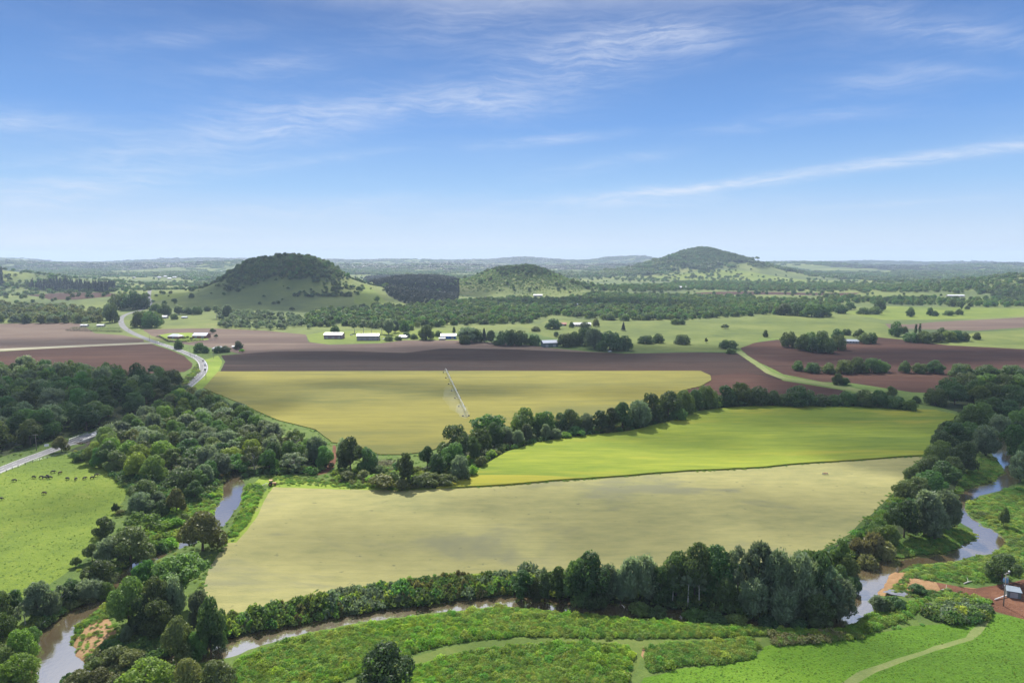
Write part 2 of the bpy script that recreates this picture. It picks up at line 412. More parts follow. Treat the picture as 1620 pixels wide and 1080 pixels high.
RIDGE1 = ([-400, -100, 0, 60, 130, 200, 260, 310, 380, 470, 560, 640, 720, 800, 900, 1000, 1100, 1200, 1300, 1400, 1500, 1620, 1800, 2200],
          [416, 417, 416, 418, 421, 420, 417, 414, 414, 417, 421, 423, 421, 422, 420, 421, 424, 420, 419, 421, 420, 420, 420, 421])
RIDGE2 = ([-400, -100, 0, 30, 60, 100, 130, 200, 250, 300, 380, 500, 545, 600, 700, 780, 830, 870, 920, 965, 1020, 1040, 1120, 1200, 1250, 1290, 1330, 1400, 1500, 1620, 1800, 2200],
          [410, 408, 408, 409, 412, 416, 416, 414, 413, 412, 411, 409, 410, 413, 414, 412, 407, 410, 412, 408, 409, 413, 414, 416, 413, 415, 416, 417, 416, 416, 415, 416])


def height(x, y, carve=True):
    x = np.asarray(x, float); y = np.asarray(y, float)
    d = np.hypot(x, y)
    a1 = np.clip((d - 1000) / 1500, 0, 1)
    a2 = np.clip((d - 3200) / 4000, 0, 1)
    z = a1 * (3.2 * np.sin(x / 190 + 1.3) * np.sin(y / 230 + 0.4) + 2.6 * np.sin(x / 97 + y / 150) + 2.0)
    z = z + a2 * 13 * (np.sin(x / 520 + 0.6) * np.sin(y / 640 + 1.9) + 0.5 * np.sin(x / 260 - y / 410) + 0.6)
    for h in ((452, 1750, 70, 124, 130, 3.4), (447, 1730, 30, 225, 190, 2.2), (818, 2150, 64, 132, 145, 2.7), (1110, 3950, 122, 172, 260, 1.7), (1060, 3980, 30, 260, 260, 2.0), (900, 2200, 18, 150, 140, 2.0),
              (-40, 2350, 52, 190, 170, 2.2), (105, 2450, 20, 260, 160, 2.0), (1730, 2000, 62, 250, 260, 2.1), (1215, 3900, 16, 160, 200, 2.0), (600, 1680, 14, 120, 110, 2.0), (660, 2360, 40, 150, 330, 2.4),
              (1150, 3650, 22, 330, 240, 2.0), (1560, 2500, 14, 420, 260, 2.0), (280, 1900, 14, 260, 200, 2.0)):
        z = z + bump_hill(x, y, *h)
    rough_ = np.clip(z - 18, 0, 60) / 60 * np.clip((d - 1200) / 200, 0, 1)
    z = z + np.where(d < 3000, .55, .8) * rough_ * (5.0 * np.sin(x / 33 + 0.6 * np.sin(y / 41)) * np.sin(y / 47 + 1) + 3.0 * np.sin(x / 17 + y / 29) + 4.0 * np.sin(x / 71 + 2))
    yy = np.maximum(y, 100)
    px = np.clip(x / yy * F * cp + 810, -400, 2200)
    for (rx, ry), dep, s in ((RIDGE1, 6200, 620), (RIDGE2, 9800, 900)):
        top = CAM_H + (408 - np.interp(px, rx, ry)) * dep / F
        z = z + np.maximum(top, 0) * 0.93 * np.exp(-((y - dep) / s) ** 2) * (y > 100)
    if carve:
        rd = river_dist(x, y)
        bank = np.where(rd <= 0, -2.3, np.where(rd < 1.2, -2.3 + 1.15 * rd / 1.2, -1.15 + 1.15 * sstep(rd, 1.2, 7.5)))
        z = z + np.where(rd < 7.5, bank, 0)
        z = z + np.where(rd < 400, 0.35 * np.sin(x / 31 + 1) * np.sin(y / 27) + 0.2 * np.sin(x / 13 + y / 17), 0) * sstep(rd, 2, 25) * (d < 500)
    return z


def at(px, py, carve=True):
    """photo pixel(s) -> point(s) on the ground"""
    px = np.atleast_1d(np.asarray(px, float)); py = np.atleast_1d(np.asarray(py, float))
    d = rays(px, py)
    t0 = np.full(px.shape, 40.0); hit = np.full(px.shape, np.nan)
    live = np.ones(px.shape, bool)
    t_ = t0.copy()
    for _ in range(620):
        tn = t_ * 1.0095
        x, y, zr = d[:, 0] * tn, d[:, 1] * tn, CAM_H + d[:, 2] * tn
        g = height(x, y, False)
        h_ = live & (zr <= g)
        if h_.any():
            lo, hi = t_[h_], tn[h_]
            dd = d[h_]
            for _k in range(14):
                mid = (lo + hi) / 2
                below = CAM_H + dd[:, 2] * mid <= height(dd[:, 0] * mid, dd[:, 1] * mid, False)
                hi = np.where(below, mid, hi); lo = np.where(below, lo, mid)
            hit[h_] = hi
            live &= ~h_
        t_ = tn
        if not live.any() or t_.min() > 13000:
            break
    hit[np.isnan(hit)] = 12500
    x, y = d[:, 0] * hit, d[:, 1] * hit
    return np.stack([x, y, height(x, y, carve)], 1)


def inside(poly, x, y):
    x = np.asarray(x); y = np.asarray(y)
    r = np.zeros(x.shape, bool)
    n = len(poly)
    for i in range(n):
        x0, y0 = poly[i][:2]; x1, y1 = poly[(i + 1) % n][:2]
        c = ((y0 > y) != (y1 > y)) & (x < (x1 - x0) * (y - y0) / ((y1 - y0) if y1 != y0 else 1e-9) + x0)
        r ^= c
    return r


# ------------------------------------------------------------------ regions of the ground (photo pixels, later ones lie on top)
ROAD_PX = [(240, 455), (236, 464), (235, 470), (238, 478), (233, 485), (221, 491), (203, 496), (192, 503), (194, 515), (209, 526), (240, 539), (270, 549), (299, 560),
           (316, 569), (322, 580), (318, 592), (303, 606), (285, 620), (262, 637), (225, 655), (185, 672), (150, 686), (120, 697), (85, 710.5), (40, 727), (0, 743), (-60, 768)]
TAN = [(358, 974), (430, 957), (500, 941), (560, 931), (640, 917), (720, 910), (810, 906), (900, 905), (1000, 910), (1100, 912), (1200, 895), (1300, 868), (1345, 845), (1368, 822),
       (1400, 792), (1430, 760), (1460, 724), (1440, 723), (1300, 732), (1215, 738), (1100, 745), (1000, 752), (900, 759), (810, 766.5), (720, 771), (640, 776.5),
       (560, 774), (480, 768), (428, 768), (408, 792), (398, 815), (382, 835), (352, 868), (332, 890), (322, 930), (334, 965)]
YELLOW = [(690, 773), (735, 757), (765, 738), (803, 716), (850, 701), (920, 691), (1000, 682), (1060, 668), (1090, 655), (1120, 648), (1200, 643), (1300, 642), (1400, 645), (1480, 650),
          (1514, 657), (1508, 665), (1488, 672), (1478, 700), (1466, 722), (1440, 723), (1300, 732), (1215, 738), (1100, 745), (1000, 752), (900, 759), (810, 766.5), (720, 771)]
GOLDEN = [(345, 588), (700, 587), (1108, 587), (1124, 594), (1125, 602), (1108, 611), (1078, 618), (1050, 640), (980, 660), (900, 668), (800, 676), (745, 690), (710, 704), (676, 714), (640, 718),
          (600, 718), (560, 704), (525, 700), (500, 680), (440, 665), (410, 652), (375, 636), (345, 624), (322, 614), (334, 600)]
REGIONS = [
    ('field', 'bright', [(-150, 700), (0, 748), (60, 728), (100, 717), (150, 733), (206, 765), (195, 790), (165, 840), (140, 880), (105, 908), (60, 938), (0, 957), (-150, 980)], 'pasture'),
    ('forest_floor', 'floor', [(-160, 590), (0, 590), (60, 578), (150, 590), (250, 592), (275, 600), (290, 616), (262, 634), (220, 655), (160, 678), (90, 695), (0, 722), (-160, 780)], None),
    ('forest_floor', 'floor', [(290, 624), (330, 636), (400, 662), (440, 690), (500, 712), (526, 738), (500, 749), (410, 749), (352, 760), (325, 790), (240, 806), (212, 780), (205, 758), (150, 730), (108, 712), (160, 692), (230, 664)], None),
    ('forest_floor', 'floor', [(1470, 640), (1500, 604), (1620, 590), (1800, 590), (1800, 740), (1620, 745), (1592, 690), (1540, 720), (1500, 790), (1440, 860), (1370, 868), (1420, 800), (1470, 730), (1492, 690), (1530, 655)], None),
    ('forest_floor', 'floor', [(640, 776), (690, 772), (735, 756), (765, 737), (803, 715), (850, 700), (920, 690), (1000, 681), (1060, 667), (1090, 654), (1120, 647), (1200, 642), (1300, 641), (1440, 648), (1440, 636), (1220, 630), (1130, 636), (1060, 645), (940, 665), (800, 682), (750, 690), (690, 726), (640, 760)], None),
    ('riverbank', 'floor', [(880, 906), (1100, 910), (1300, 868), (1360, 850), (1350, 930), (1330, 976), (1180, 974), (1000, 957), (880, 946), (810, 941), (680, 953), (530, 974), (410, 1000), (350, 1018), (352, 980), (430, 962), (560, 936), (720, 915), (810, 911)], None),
    ('field', 'soil_pale', [(225, 521), (330, 519), (420, 523), (484, 529), (488, 541), (520, 545), (600, 543), (620, 537), (690, 537), (760, 540), (830, 545), (870, 550), (930, 556), (985, 559), (1000, 562), (800, 562), (640, 560), (540, 556), (430, 556), (380, 560), (350, 552), (280, 543), (240, 531)], None),
    ('field', 'soil', [(350, 562), (430, 556), (540, 555), (640, 558), (700, 551), (800, 552), (900, 556), (985, 559), (1100, 557), (1165, 558), (1205, 580), (1240, 600), (1225, 604), (1125, 598), (1108, 587), (700, 587), (348, 588), (352, 580), (356, 572)], None),
    ('field', 'soil_red', [(1105, 598), (1125, 602), (1124, 594), (1180, 588), (1240, 602), (1340, 618), (1330, 632), (1240, 632), (1130, 634), (1080, 624)], None),
    ('field', 'soil_red', [(1165, 546), (1230, 537), (1300, 551), (1335, 545), (1385, 533), (1440, 538), (1500, 546), (1620, 552), (1800, 560), (1800, 600), (1620, 592), (1520, 592), (1480, 622), (1440, 620), (1350, 606), (1300, 604), (1240, 592), (1190, 568)], None),
    ('field', 'soil_pale', [(1345, 511), (1440, 513), (1480, 509), (1560, 505), (1640, 500), (1760, 500), (1760, 520), (1620, 518), (1545, 523), (1480, 521), (1400, 519)], None),
    ('field', 'soil_red', [(1100, 463), (1200, 461), (1360, 463), (1350, 467), (1200, 466), (1110, 467)], None),
    ('field', 'soil_red', [(40, 467), (95, 463), (180, 464), (186, 468), (120, 474), (80, 474)], None),
    ('field', 'soil_pale', [(-160, 512), (0, 512), (110, 510), (128, 512), (150, 527), (195, 530), (226, 537), (228, 541), (150, 545), (60, 549), (0, 552), (-160, 556)], None),
    ('field', 'soil_red', [(-160, 562), (0, 556), (60, 552), (120, 549), (238, 543.5), (268, 553), (292, 563), (304, 575), (303, 582), (292, 588), (276, 589), (262, 600), (-160, 605)], None),
    ('lane', 'gravel', [(-160, 555), (0, 551.6), (60, 548.6), (150, 544.6), (246, 540.8), (250, 543.2), (150, 547.6), (60, 551.8), (0, 555), (-160, 559)], None),
    ('field', 'verge', [(256, 536), (300, 541), (330, 537), (326, 530), (300, 526), (268, 527), (250, 530)], None),
    ('field', 'paddock_bright', [(485, 530), (515, 524), (690, 520), (735, 528), (730, 538), (640, 538), (600, 543), (520, 544), (490, 541)], None),
    ('field', 'paddock', [(835, 520), (870, 505), (1000, 508), (1210, 505), (1200, 540), (1160, 555), (1060, 556), (985, 557), (940, 545), (860, 532)], None),
    ('field', 'paddock', [(1190, 505), (1215, 497), (1330, 500), (1400, 512), (1415, 528), (1340, 540), (1230, 535), (1150, 533)], None),
    ('field', 'paddock_bright', [(1330, 494), (1400, 484), (1470, 486), (1620, 488), (1620, 499), (1480, 505), (1400, 506)], None),
    ('field', 'paddock', [(1500, 536), (1545, 525), (1640, 521), (1760, 522), (1760, 556), (1620, 549), (1560, 545)], None),
    ('field', 'paddock_bright', [(1000, 440), (1090, 432), (1170, 427), (1230, 437), (1330, 446), (1200, 447), (1080, 443)], None),
    ('field', 'paddock_bright', [(240, 466), (330, 458), (300, 466), (262, 474), (238, 477)], None),
    ('field', 'paddock_bright', [(560, 470), (578, 450), (600, 466), (622, 486), (590, 486), (560, 480)], None),
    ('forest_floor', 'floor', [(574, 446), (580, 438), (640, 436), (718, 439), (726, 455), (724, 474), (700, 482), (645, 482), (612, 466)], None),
    ('crop_field', 'golden', GOLDEN, 'golden'),
    ('path', 'track', [(1165, 557), (1172, 555), (1200, 573), (1220, 588), (1245, 597), (1300, 604), (1345, 612), (1400, 624), (1398, 627), (1340, 617), (1300, 609), (1240, 601), (1212, 590)], None),
    ('crop_field', 'yellow', YELLOW, 'yellow'),
    ('field', 'tan', TAN, 'tan'),
    ('verge', 'verge', [(352, 981), (430, 964), (500, 948), (560, 938), (640, 924), (720, 916), (812, 912), (810, 905), (720, 909), (640, 916), (560, 930), (500, 940), (430, 956), (358, 973)], None),
    ('verge', 'verge', [(428, 767), (408, 790), (396, 815), (378, 835), (358, 858), (372, 858), (392, 838), (408, 815), (418, 792), (432, 770), (560, 775), (640, 777), (690, 773), (640, 766), (560, 764), (470, 757), (415, 752), (400, 765)], None),
    ('path', 'dirt', [(526, 704), (531, 704), (533, 720), (529, 738), (518, 748), (500, 752), (505, 747), (518, 738), (525, 722)], None),
    ('field', 'verge', [(250, 640), (285, 622), (303, 608), (318, 594), (326, 582), (322, 570), (345, 562), (352, 572), (345, 588), (334, 600), (322, 614), (300, 624), (260, 642)], None),
    ('field', 'meadow', [(1345, 880), (1400, 850), (1460, 840), (1495, 820), (1560, 760), (1570, 715), (1600, 690), (1800, 690), (1800, 930), (1620, 915), (1540, 925), (1440, 915), (1380, 900)], None),
    ('sandbank', 'sand', [(112, 1022), (120, 1003), (133, 988), (150, 974), (172, 980), (184, 1000), (168, 1016), (146, 1026), (140, 1042), (122, 1040)], None),
    ('sandbank', 'sand', [(1366, 920), (1374, 908), (1392, 899), (1416, 897), (1440, 901), (1428, 910), (1460, 916), (1500, 924), (1545, 930), (1550, 940), (1490, 937), (1450, 936), (1430, 940), (1400, 938), (1380, 930)], None),
    ('dirt_yard', 'dirt', [(1480, 920), (1540, 930), (1575, 926), (1620, 918), (1760, 910), (1760, 1010), (1620, 978), (1590, 969), (1562, 962), (1545, 945), (1490, 937)], None),
    ('field', 'bright', [(1010, 1090), (1020, 1072), (1080, 1058), (1160, 1050), (1195, 1040), (1210, 1022), (1260, 1008), (1370, 1004), (1440, 990), (1500, 985), (1555, 968), (1590, 970), (1700, 998), (1800, 1100), (1000, 1130)], None),
    ('path', 'mown', [(520, 1095), (560, 1072), (640, 1043), (700, 1026), (760, 1014), (830, 1009), (920, 1010), (1010, 1012), (1100, 1012), (1205, 1008), (1205, 1014), (1100, 1018), (1020, 1024), (1012, 1050), (990, 1095), (972, 1095), (1002, 1045), (1000, 1026), (920, 1019), (830, 1023), (760, 1032), (700, 1048), (650, 1066), (600, 1095)], None),
    ('path', 'track', [(1316, 1090), (1358, 1062), (1418, 1040), (1478, 1022), (1526, 1007), (1545, 990), (1558, 970), (1572, 972), (1556, 993), (1538, 1012), (1482, 1030), (1424, 1048), (1372, 1069), (1342, 1090)], None),
    ('dirt_patch', 'sand', [(1015, 1026), (1017, 1022), (1019, 1025), (1020, 1031), (1018, 1036), (1017, 1042), (1015.5, 1036), (1014, 1032)], None),
]

# ------------------------------------------------------------------ build the ground as one partition of the plane
def mesh_obj(name, verts, faces, material, parent=None, smooth=False, kind=None):
    me = bpy.data.meshes.new(name)
    me.from_pydata([tuple(v) for v in verts], [], faces)
    if smooth:
        me.polygons.foreach_set('use_smooth', [True] * len(me.polygons))
    if material:
        me.materials.append(material)
    me.update()
    o = bpy.data.objects.new(name, me)
    C.objects.link(o)
    if parent:
        o.parent = parent
    if kind:
        o['kind'] = kind
    return o


def tag(o, label, cat, group=None):
    o['label'] = label; o['category'] = cat
    if group:
        o['group'] = group
    return o


def thing(name, label, cat, loc=(0, 0, 0), rz=0.0, group=None):
    o = bpy.data.objects.new(name, None)
    o.empty_display_size = 0.5
    C.objects.link(o)
    o.location = loc; o.rotation_euler = (0, 0, rz)
    return tag(o, label, cat, group)


def resample(poly, step, jit):
    outp = []
    n = len(poly)
    for i in range(n):
        a = np.array(poly[i][:2]); b_ = np.array(poly[(i + 1) % n][:2])
        L = np.linalg.norm(b_ - a)
        k = max(1, int(L / step))
        for j in range(k):
            p = a + (b_ - a) * j / k
            outp.append((p[0] + random.uniform(-jit, jit), p[1] + random.uniform(-jit, jit)))
    return outp


verts, edges = [], []


def add_chain(pts, closed):
    i0 = len(verts)
    verts.extend(Vector((float(p[0]), float(p[1]))) for p in pts)
    k = len(pts)
    edges.extend((i0 + i, i0 + (i + 1) % k) for i in range(k if closed else k - 1))


REG_POLY = []
for ri, (nm, mk, poly, key) in enumerate(REGIONS):
    pp = np.array(poly, float)
    g = at(pp[:, 0], pp[:, 1], False)
    d = float(np.median(np.hypot(g[:, 0], g[:, 1])))
    pl = resample(g, max(4.0, d / 70), 0.35 if d < 450 else d / 1800)
    REG_POLY.append(np.array(pl))
    add_chain(pl, True)

NROAD, NRIV = len(REGIONS), len(REGIONS) + 1
ROAD_W = 4.3
rg = at([p[0] for p in ROAD_PX], [p[1] for p in ROAD_PX], False)
ROAD = smooth_line(rg[:, :2], 8)


def side_normals(line):
    tg = np.gradient(line[:, :2], axis=0)
    tg /= np.linalg.norm(tg, axis=1)[:, None] + 1e-9
    return np.stack([-tg[:, 1], tg[:, 0]], 1)


def line_dist(line, x, y, hw):
    best = np.full(x.shape, 1e9)
    lo, hi = line[:, :2].min(0) - 30, line[:, :2].max(0) + 30
    near = (x > lo[0]) & (x < hi[0]) & (y > lo[1]) & (y < hi[1])
    xs, ys = x[near], y[near]
    bb = np.full(xs.shape, 1e9)
    for (x0, y0), (x1, y1) in zip(line[:-1, :2], line[1:, :2]):
        ex, ey = x1 - x0, y1 - y0
        u = np.clip(((xs - x0) * ex + (ys - y0) * ey) / (ex * ex + ey * ey + 1e-9), 0, 1)
        bb = np.minimum(bb, np.hypot(xs - x0 - u * ex, ys - y0 - u * ey))
    best[near] = bb
    return best - hw


nrd = side_normals(ROAD)
nr = side_normals(RIV)
for s in (-1, 1):
    add_chain(ROAD + nrd * (s * ROAD_W), False)
    add_chain(RIV[:, :2] + nr * (s * (RIV[:, 2] + 0.5))[:, None], False)
# loose points: river banks, a near grid, far fans
ext = []
for off in (1.2, 3.2, 5.2, 7.6, 12):
    for s in (-1, 1):
        ext.append(RIV[:, :2] + nr * (s * (RIV[:, 2] + off))[:, None])
nx, ny = np.meshgrid(np.arange(-760, 761, 15.0), np.arange(55, 1000, 15.0))
sel = np.abs(nx) < ny * 1.05 + 60
ext.append(np.stack([nx[sel], ny[sel]], 1) + RNG.uniform(-3, 3, (int(sel.sum()), 2)))
rr_ = [1000.0]
while rr_[-1] < 14500:
    rr_.append(rr_[-1] * (1.0105 if rr_[-1] < 2700 else 1.022))
aa = np.radians(np.arange(-50, 50.01, 0.36))
A_, R_ = np.meshgrid(aa, rr_)
ext.append(np.stack([np.sin(A_) * R_, np.cos(A_) * R_], -1).reshape(-1, 2))
for r in (0.1, 40, 120, 300, 800, 2000, 5000, 9000, 14500):
    for a in np.radians(np.arange(54, 306.1, 12)):
        ext.append(np.array([[math.sin(a) * r, math.cos(a) * r]]))
for p in np.vstack(ext):
    verts.append(Vector((float(p[0]), float(p[1]))))
res = delaunay_2d_cdt(verts, edges, [], 0, 1e-3, False)
vx = np.array([(v.x, v.y) for v in res[0]])
vz = height(vx[:, 0], vx[:, 1])
tris = [tuple(t_) for t_ in res[2]]
ta = np.array(tris)
cen = vx[ta].mean(1)
tri_reg = np.full(len(tris), -1)
for ri, pl in enumerate(REG_POLY):
    lo, hi = pl.min(0), pl.max(0)
    box = np.where((cen[:, 0] > lo[0]) & (cen[:, 0] < hi[0]) & (cen[:, 1] > lo[1]) & (cen[:, 1] < hi[1]))[0]
    tri_reg[box[inside(pl, cen[box, 0], cen[box, 1])]] = ri
tri_reg[line_dist(ROAD, cen[:, 0], cen[:, 1], ROAD_W) < 0] = NROAD
tri_reg[river_dist(cen[:, 0], cen[:, 1]) < 0.5] = NRIV
# in the far country the base is open pasture, near by it is rough grass
GROUND_TRI = {}
for i, t_ in enumerate(tris):
    r = tri_reg[i]
    if r == -1 and np.hypot(*cen[i]) > 1000:
        r = -2
    GROUND_TRI.setdefault(int(r), []).append(t_)


def region_mesh(name, tl, material, raise_=0.0, kind='structure'):
    idx = {}
    vs = []
    def vi(k):
        if k not in idx:
            idx[k] = len(vs)
            vs.append((vx[k][0], vx[k][1], vz[k] + raise_))
        return idx[k]
    fs = [tuple(vi(k) for k in t_) for t_ in tl]
    if raise_:
        ed = {}
        for t_ in tl:
            n = len(t_)
            for j in range(n):
                e = (t_[j], t_[(j + 1) % n])
                if (e[1], e[0]) in ed:
                    ed.pop((e[1], e[0]))
                else:
                    ed[e] = 1
        for (a, b_) in ed:
            i0 = len(vs)
            vs.extend([(vx[a][0], vx[a][1], vz[a] - 0.1), (vx[b_][0], vx[b_][1], vz[b_] - 0.1)])
            fs.append((idx[b_], idx[a], i0, i0 + 1))
    return mesh_obj(name, vs, fs, material, smooth=not raise_, kind=kind)


for r in sorted(GROUND_TRI):
    tl = GROUND_TRI[r]
    if r == -2:
        region_mesh('terrain', tl, M['far'])
    elif r == -1:
        region_mesh('ground', tl, M['grass'])
    elif r == NROAD:
        region_mesh('road', tl, M['road'])
    elif r == NRIV:
        region_mesh('riverbed', tl, M['bed'])
    else:
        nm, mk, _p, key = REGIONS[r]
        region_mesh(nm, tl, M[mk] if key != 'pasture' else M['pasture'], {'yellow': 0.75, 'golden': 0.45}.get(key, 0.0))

# water: the river strip triangulated as one sheet
wv_, we_ = [], []
for s in (-1, 1):
    k = len(wv_)
    wv_.extend(Vector((float(q[0]), float(q[1]))) for q in RIV[:, :2] + nr * (s * (RIV[:, 2] + 0.9))[:, None])
    we_.extend((k + i, k + i + 1) for i in range(len(RIV) - 1))
pud = []
for px, py, rx, ry in ((1416, 936, 3.6, 1.7), (1440, 941, 4.0, 1.2)):
    g = at(px, py)[0]
    ring = []
    for a in range(14):
        w = 1 + 0.2 * math.sin(a * 2.1)
        ring.append((g[0] + rx * w * math.cos(a / 14 * 6.283), g[1] + ry * w * math.sin(a / 14 * 6.283)))
    pud.append(ring)
wr = delaunay_2d_cdt(wv_, we_, [], 0, 1e-3, False)
wx = np.array([(v.x, v.y) for v in wr[0]])
wt = np.array([tuple(t_) for t_ in wr[2]])
wc = wx[wt].mean(1)
wt = wt[river_dist(wc[:, 0], wc[:, 1]) < 0.9]
mesh_obj('river_water', [(p[0], p[1], WATER_Z) for p in wx], [tuple(int(k) for k in t_) for t_ in wt], M['water'], kind='structure')
for pl in pud:
    zz = height(np.array([p[0] for p in pl]), np.array([p[1] for p in pl])).max()
    mesh_obj('puddle_water', [(p[0], p[1], zz + 0.04) for p in pl], [tuple(range(len(pl)))], M['water'], kind='structure')

# road paint: edge lines and a dashed centre line
def line_strip(name, line, off, wid, lift, dash=None):
    n = side_normals(line)
    d = np.concatenate([[0], np.cumsum(np.linalg.norm(np.diff(line[:, :2], axis=0), axis=1))])
    vs, fs = [], []
    s = 0.0
    step = 3.0
    while s + step < d[-1]:
        e = s + (dash[0] if dash else step)
        q = []
        for u in (s, e):
            p = np.array([np.interp(u, d, line[:, 0]), np.interp(u, d, line[:, 1])])
            nn = np.array([np.interp(u, d, n[:, 0]), np.interp(u, d, n[:, 1])])
            q.append(p + nn * (off - wid / 2)); q.append(p + nn * (off + wid / 2))
        k = len(vs)
        for p in q:
            vs.append((p[0], p[1], 0))
        fs.append((k, k + 2, k + 3, k + 1))
        s += (dash[0] + dash[1]) if dash else step
    a = np.array(vs)
    a[:, 2] = height(a[:, 0], a[:, 1], False) + lift
    return mesh_obj(name, a, fs, M['white'], kind='structure')


near_road = ROAD[np.hypot(ROAD[:, 0], ROAD[:, 1]) < 1000]
line_strip('road_marking', near_road, 3.45, 0.22, 0.06)
line_strip('road_marking', near_road, -3.45, 0.22, 0.06)
line_strip('road_marking', near_road, 0.0, 0.2, 0.06, (3, 6))

# the air: one closed box of thin even haze round the whole country
def haze_box(x, y0, y1, z0, z1, density, colour):
    bm = bmesh.new()
    bmesh.ops.create_cube(bm, size=1.0, matrix=Matrix.Translation(((0, (y0 + y1) / 2, (z0 + z1) / 2))) @ Matrix.Diagonal((2 * x, y1 - y0, z1 - z0, 1)))
    me = bpy.data.meshes.new('haze'); bm.to_mesh(me); bm.free()
    m = bpy.data.materials.new('haze_air'); m.use_nodes = True
    t = NT(m.node_tree); t.n.clear()
    o_ = t.new('ShaderNodeOutputMaterial'); v = t.new('ShaderNodeVolumePrincipled')
    v.inputs['Density'].default_value = density
    v.inputs['Color'].default_value = (*colour, 1)
    v.inputs['Anisotropy'].default_value = 0.1
    t.l.new(v.outputs[0], o_.inputs['Volume'])
    me.materials.append(m)
    o = bpy.data.objects.new('haze', me); C.objects.link(o)
    o['kind'] = 'stuff'
    return o


haze_box(15500, -15500, 15500, -4.0, 240.0, 7.0e-5, (0.62, 0.78, 1.0))

# ------------------------------------------------------------------ vegetation: crowns made of leaf-sized faces on billowing lobes
def leaf_mesh(name, pos, nrm, up, ln, wd, tint, material):
    """one small diamond face per leaf spray; up = long axis"""
    n = len(pos)
    nrm = nrm / (np.linalg.norm(nrm, axis=1)[:, None] + 1e-9)
    a = up - nrm * (up * nrm).sum(1)[:, None]
    a /= np.linalg.norm(a, axis=1)[:, None] + 1e-9
    b_ = np.cross(nrm, a)
    a = a * (ln / 2)[:, None]; b_ = b_ * (wd / 2)[:, None]
    v = np.stack([pos - a, pos + b_ * 1.0, pos + a, pos - b_], 1).reshape(-1, 3)
    return v, np.repeat(tint, 4)


def quads_to_mesh(name, v, tint, material, extra=None):
    n = len(v) // 4
    me = bpy.data.meshes.new(name)
    me.vertices.add(len(v)); me.vertices.foreach_set('co', v.astype(np.float32).ravel())
    me.loops.add(n * 4); me.loops.foreach_set('vertex_index', np.arange(n * 4, dtype=np.int32))
    me.polygons.add(n)
    me.polygons.foreach_set('loop_start', np.arange(0, n * 4, 4, dtype=np.int32))
    me.polygons.foreach_set('loop_total', np.full(n, 4, dtype=np.int32))
    at_ = me.attributes.new('tint', 'FLOAT', 'POINT')
    at_.data.foreach_set('value', np.clip(tint, 0, 1).astype(np.float32))
    me.materials.append(material)
    me.update(calc_edges=True)
    return me


def unit(n, rng, zmin=-1.0):
    z = rng.uniform(zmin, 1, n); a = rng.uniform(0, 2 * math.pi, n)
    r = np.sqrt(np.maximum(0, 1 - z * z))
    return np.stack([r * np.cos(a), r * np.sin(a), z], 1)


def crown_billow(seed, lobes, n, leaf, zmin=-0.45, sub=16, subr=(0.30, 0.46), ragged=0.16):
    """lobes: (x, y, z, r, flat) in metres. Leaves lie on the surface of small billows that sit on each lobe"""
    rng = np.random.default_rng(seed)
    cs, rs, tn = [], [], []
    for (x, y, z, r, fl) in lobes:
        d = unit(sub, rng, zmin)
        rr = r * rng.uniform(subr[0], subr[1], sub)
        p = np.array([x, y, z]) + d * (r - rr * 0.75)[:, None] * np.array([1, 1, fl])
        cs.append(p); rs.append(rr); tn.append(rng.uniform(0.15, 0.85, sub))
    cs = np.vstack(cs); rs = np.concatenate(rs); tn = np.concatenate(tn)
    w = rs ** 2; w /= w.sum()
    k = rng.choice(len(cs), n * 3, p=w)
    d = unit(n * 3, rng, -0.85)
    p = cs[k] + d * (rs[k] * rng.uniform(1 - ragged, 1 + ragged * 1.25, n * 3))[:, None]
    keep = np.ones(n * 3, bool)
    for c, r in zip(cs, rs):
        keep &= ((p - c) ** 2).sum(1) > (r * 0.74) ** 2
    idx = np.where(keep)[0][:n]
    p, d, k = p[idx], d[idx], k[idx]
    m = len(p)
    nrm = d + rng.normal(0, 0.42, (m, 3))
    up = unit(m, rng)
    s = leaf * rng.uniform(0.6, 1.35, m)
    tint = tn[k] * 0.55 + rng.uniform(0, 0.45, m)
    return leaf_mesh('', p, nrm, up, s, s * rng.uniform(0.5, 0.85, m), tint, None)


def crown_spray(seed, w, h, n_spray, per, leaf, z0=0.18, droop=0.0, tall=0.5, rise=1.4):
    """fine upright plumes, as on she-oaks"""
    rng = np.random.default_rng(seed)
    V, T = [], []
    for i in range(n_spray):
        zz = rng.uniform(z0, 0.95)
        prof = (math.sin(math.pi * min(1, (zz - z0) / (1.02 - z0)) ** 0.75) ** 0.7) * 0.5
        a = rng.uniform(0, 6.283)
        q = math.sqrt(rng.uniform(0.12, 1))
        c = np.array([math.cos(a) * prof * w * q, math.sin(a) * prof * w * q, zz * h])
        t_ = rng.uniform(0.1, 0.9)
        r = w * rng.uniform(0.10, 0.17)
        d = unit(per, rng)
        p = c + d * (r * rng.uniform(0.2, 1, per) ** 0.5)[:, None] * np.array([1, 1, rise])
        out_ = np.array([math.cos(a), math.sin(a), 0]) * 0.5
        up = np.array([0, 0, 1 - droop]) + out_ + rng.normal(0, 0.35, (per, 3))
        nrm = d * np.array([1, 1, 0.4]) + rng.normal(0, 0.5, (per, 3))
        s = leaf * rng.uniform(0.7, 1.5, per)
        v, tt = leaf_mesh('', p, nrm, up, s, s * 0.30, t_ * 0.5 + rng.uniform(0, 0.5, per), None)
        V.append(v); T.append(tt)
    return np.vstack(V), np.concatenate(T)


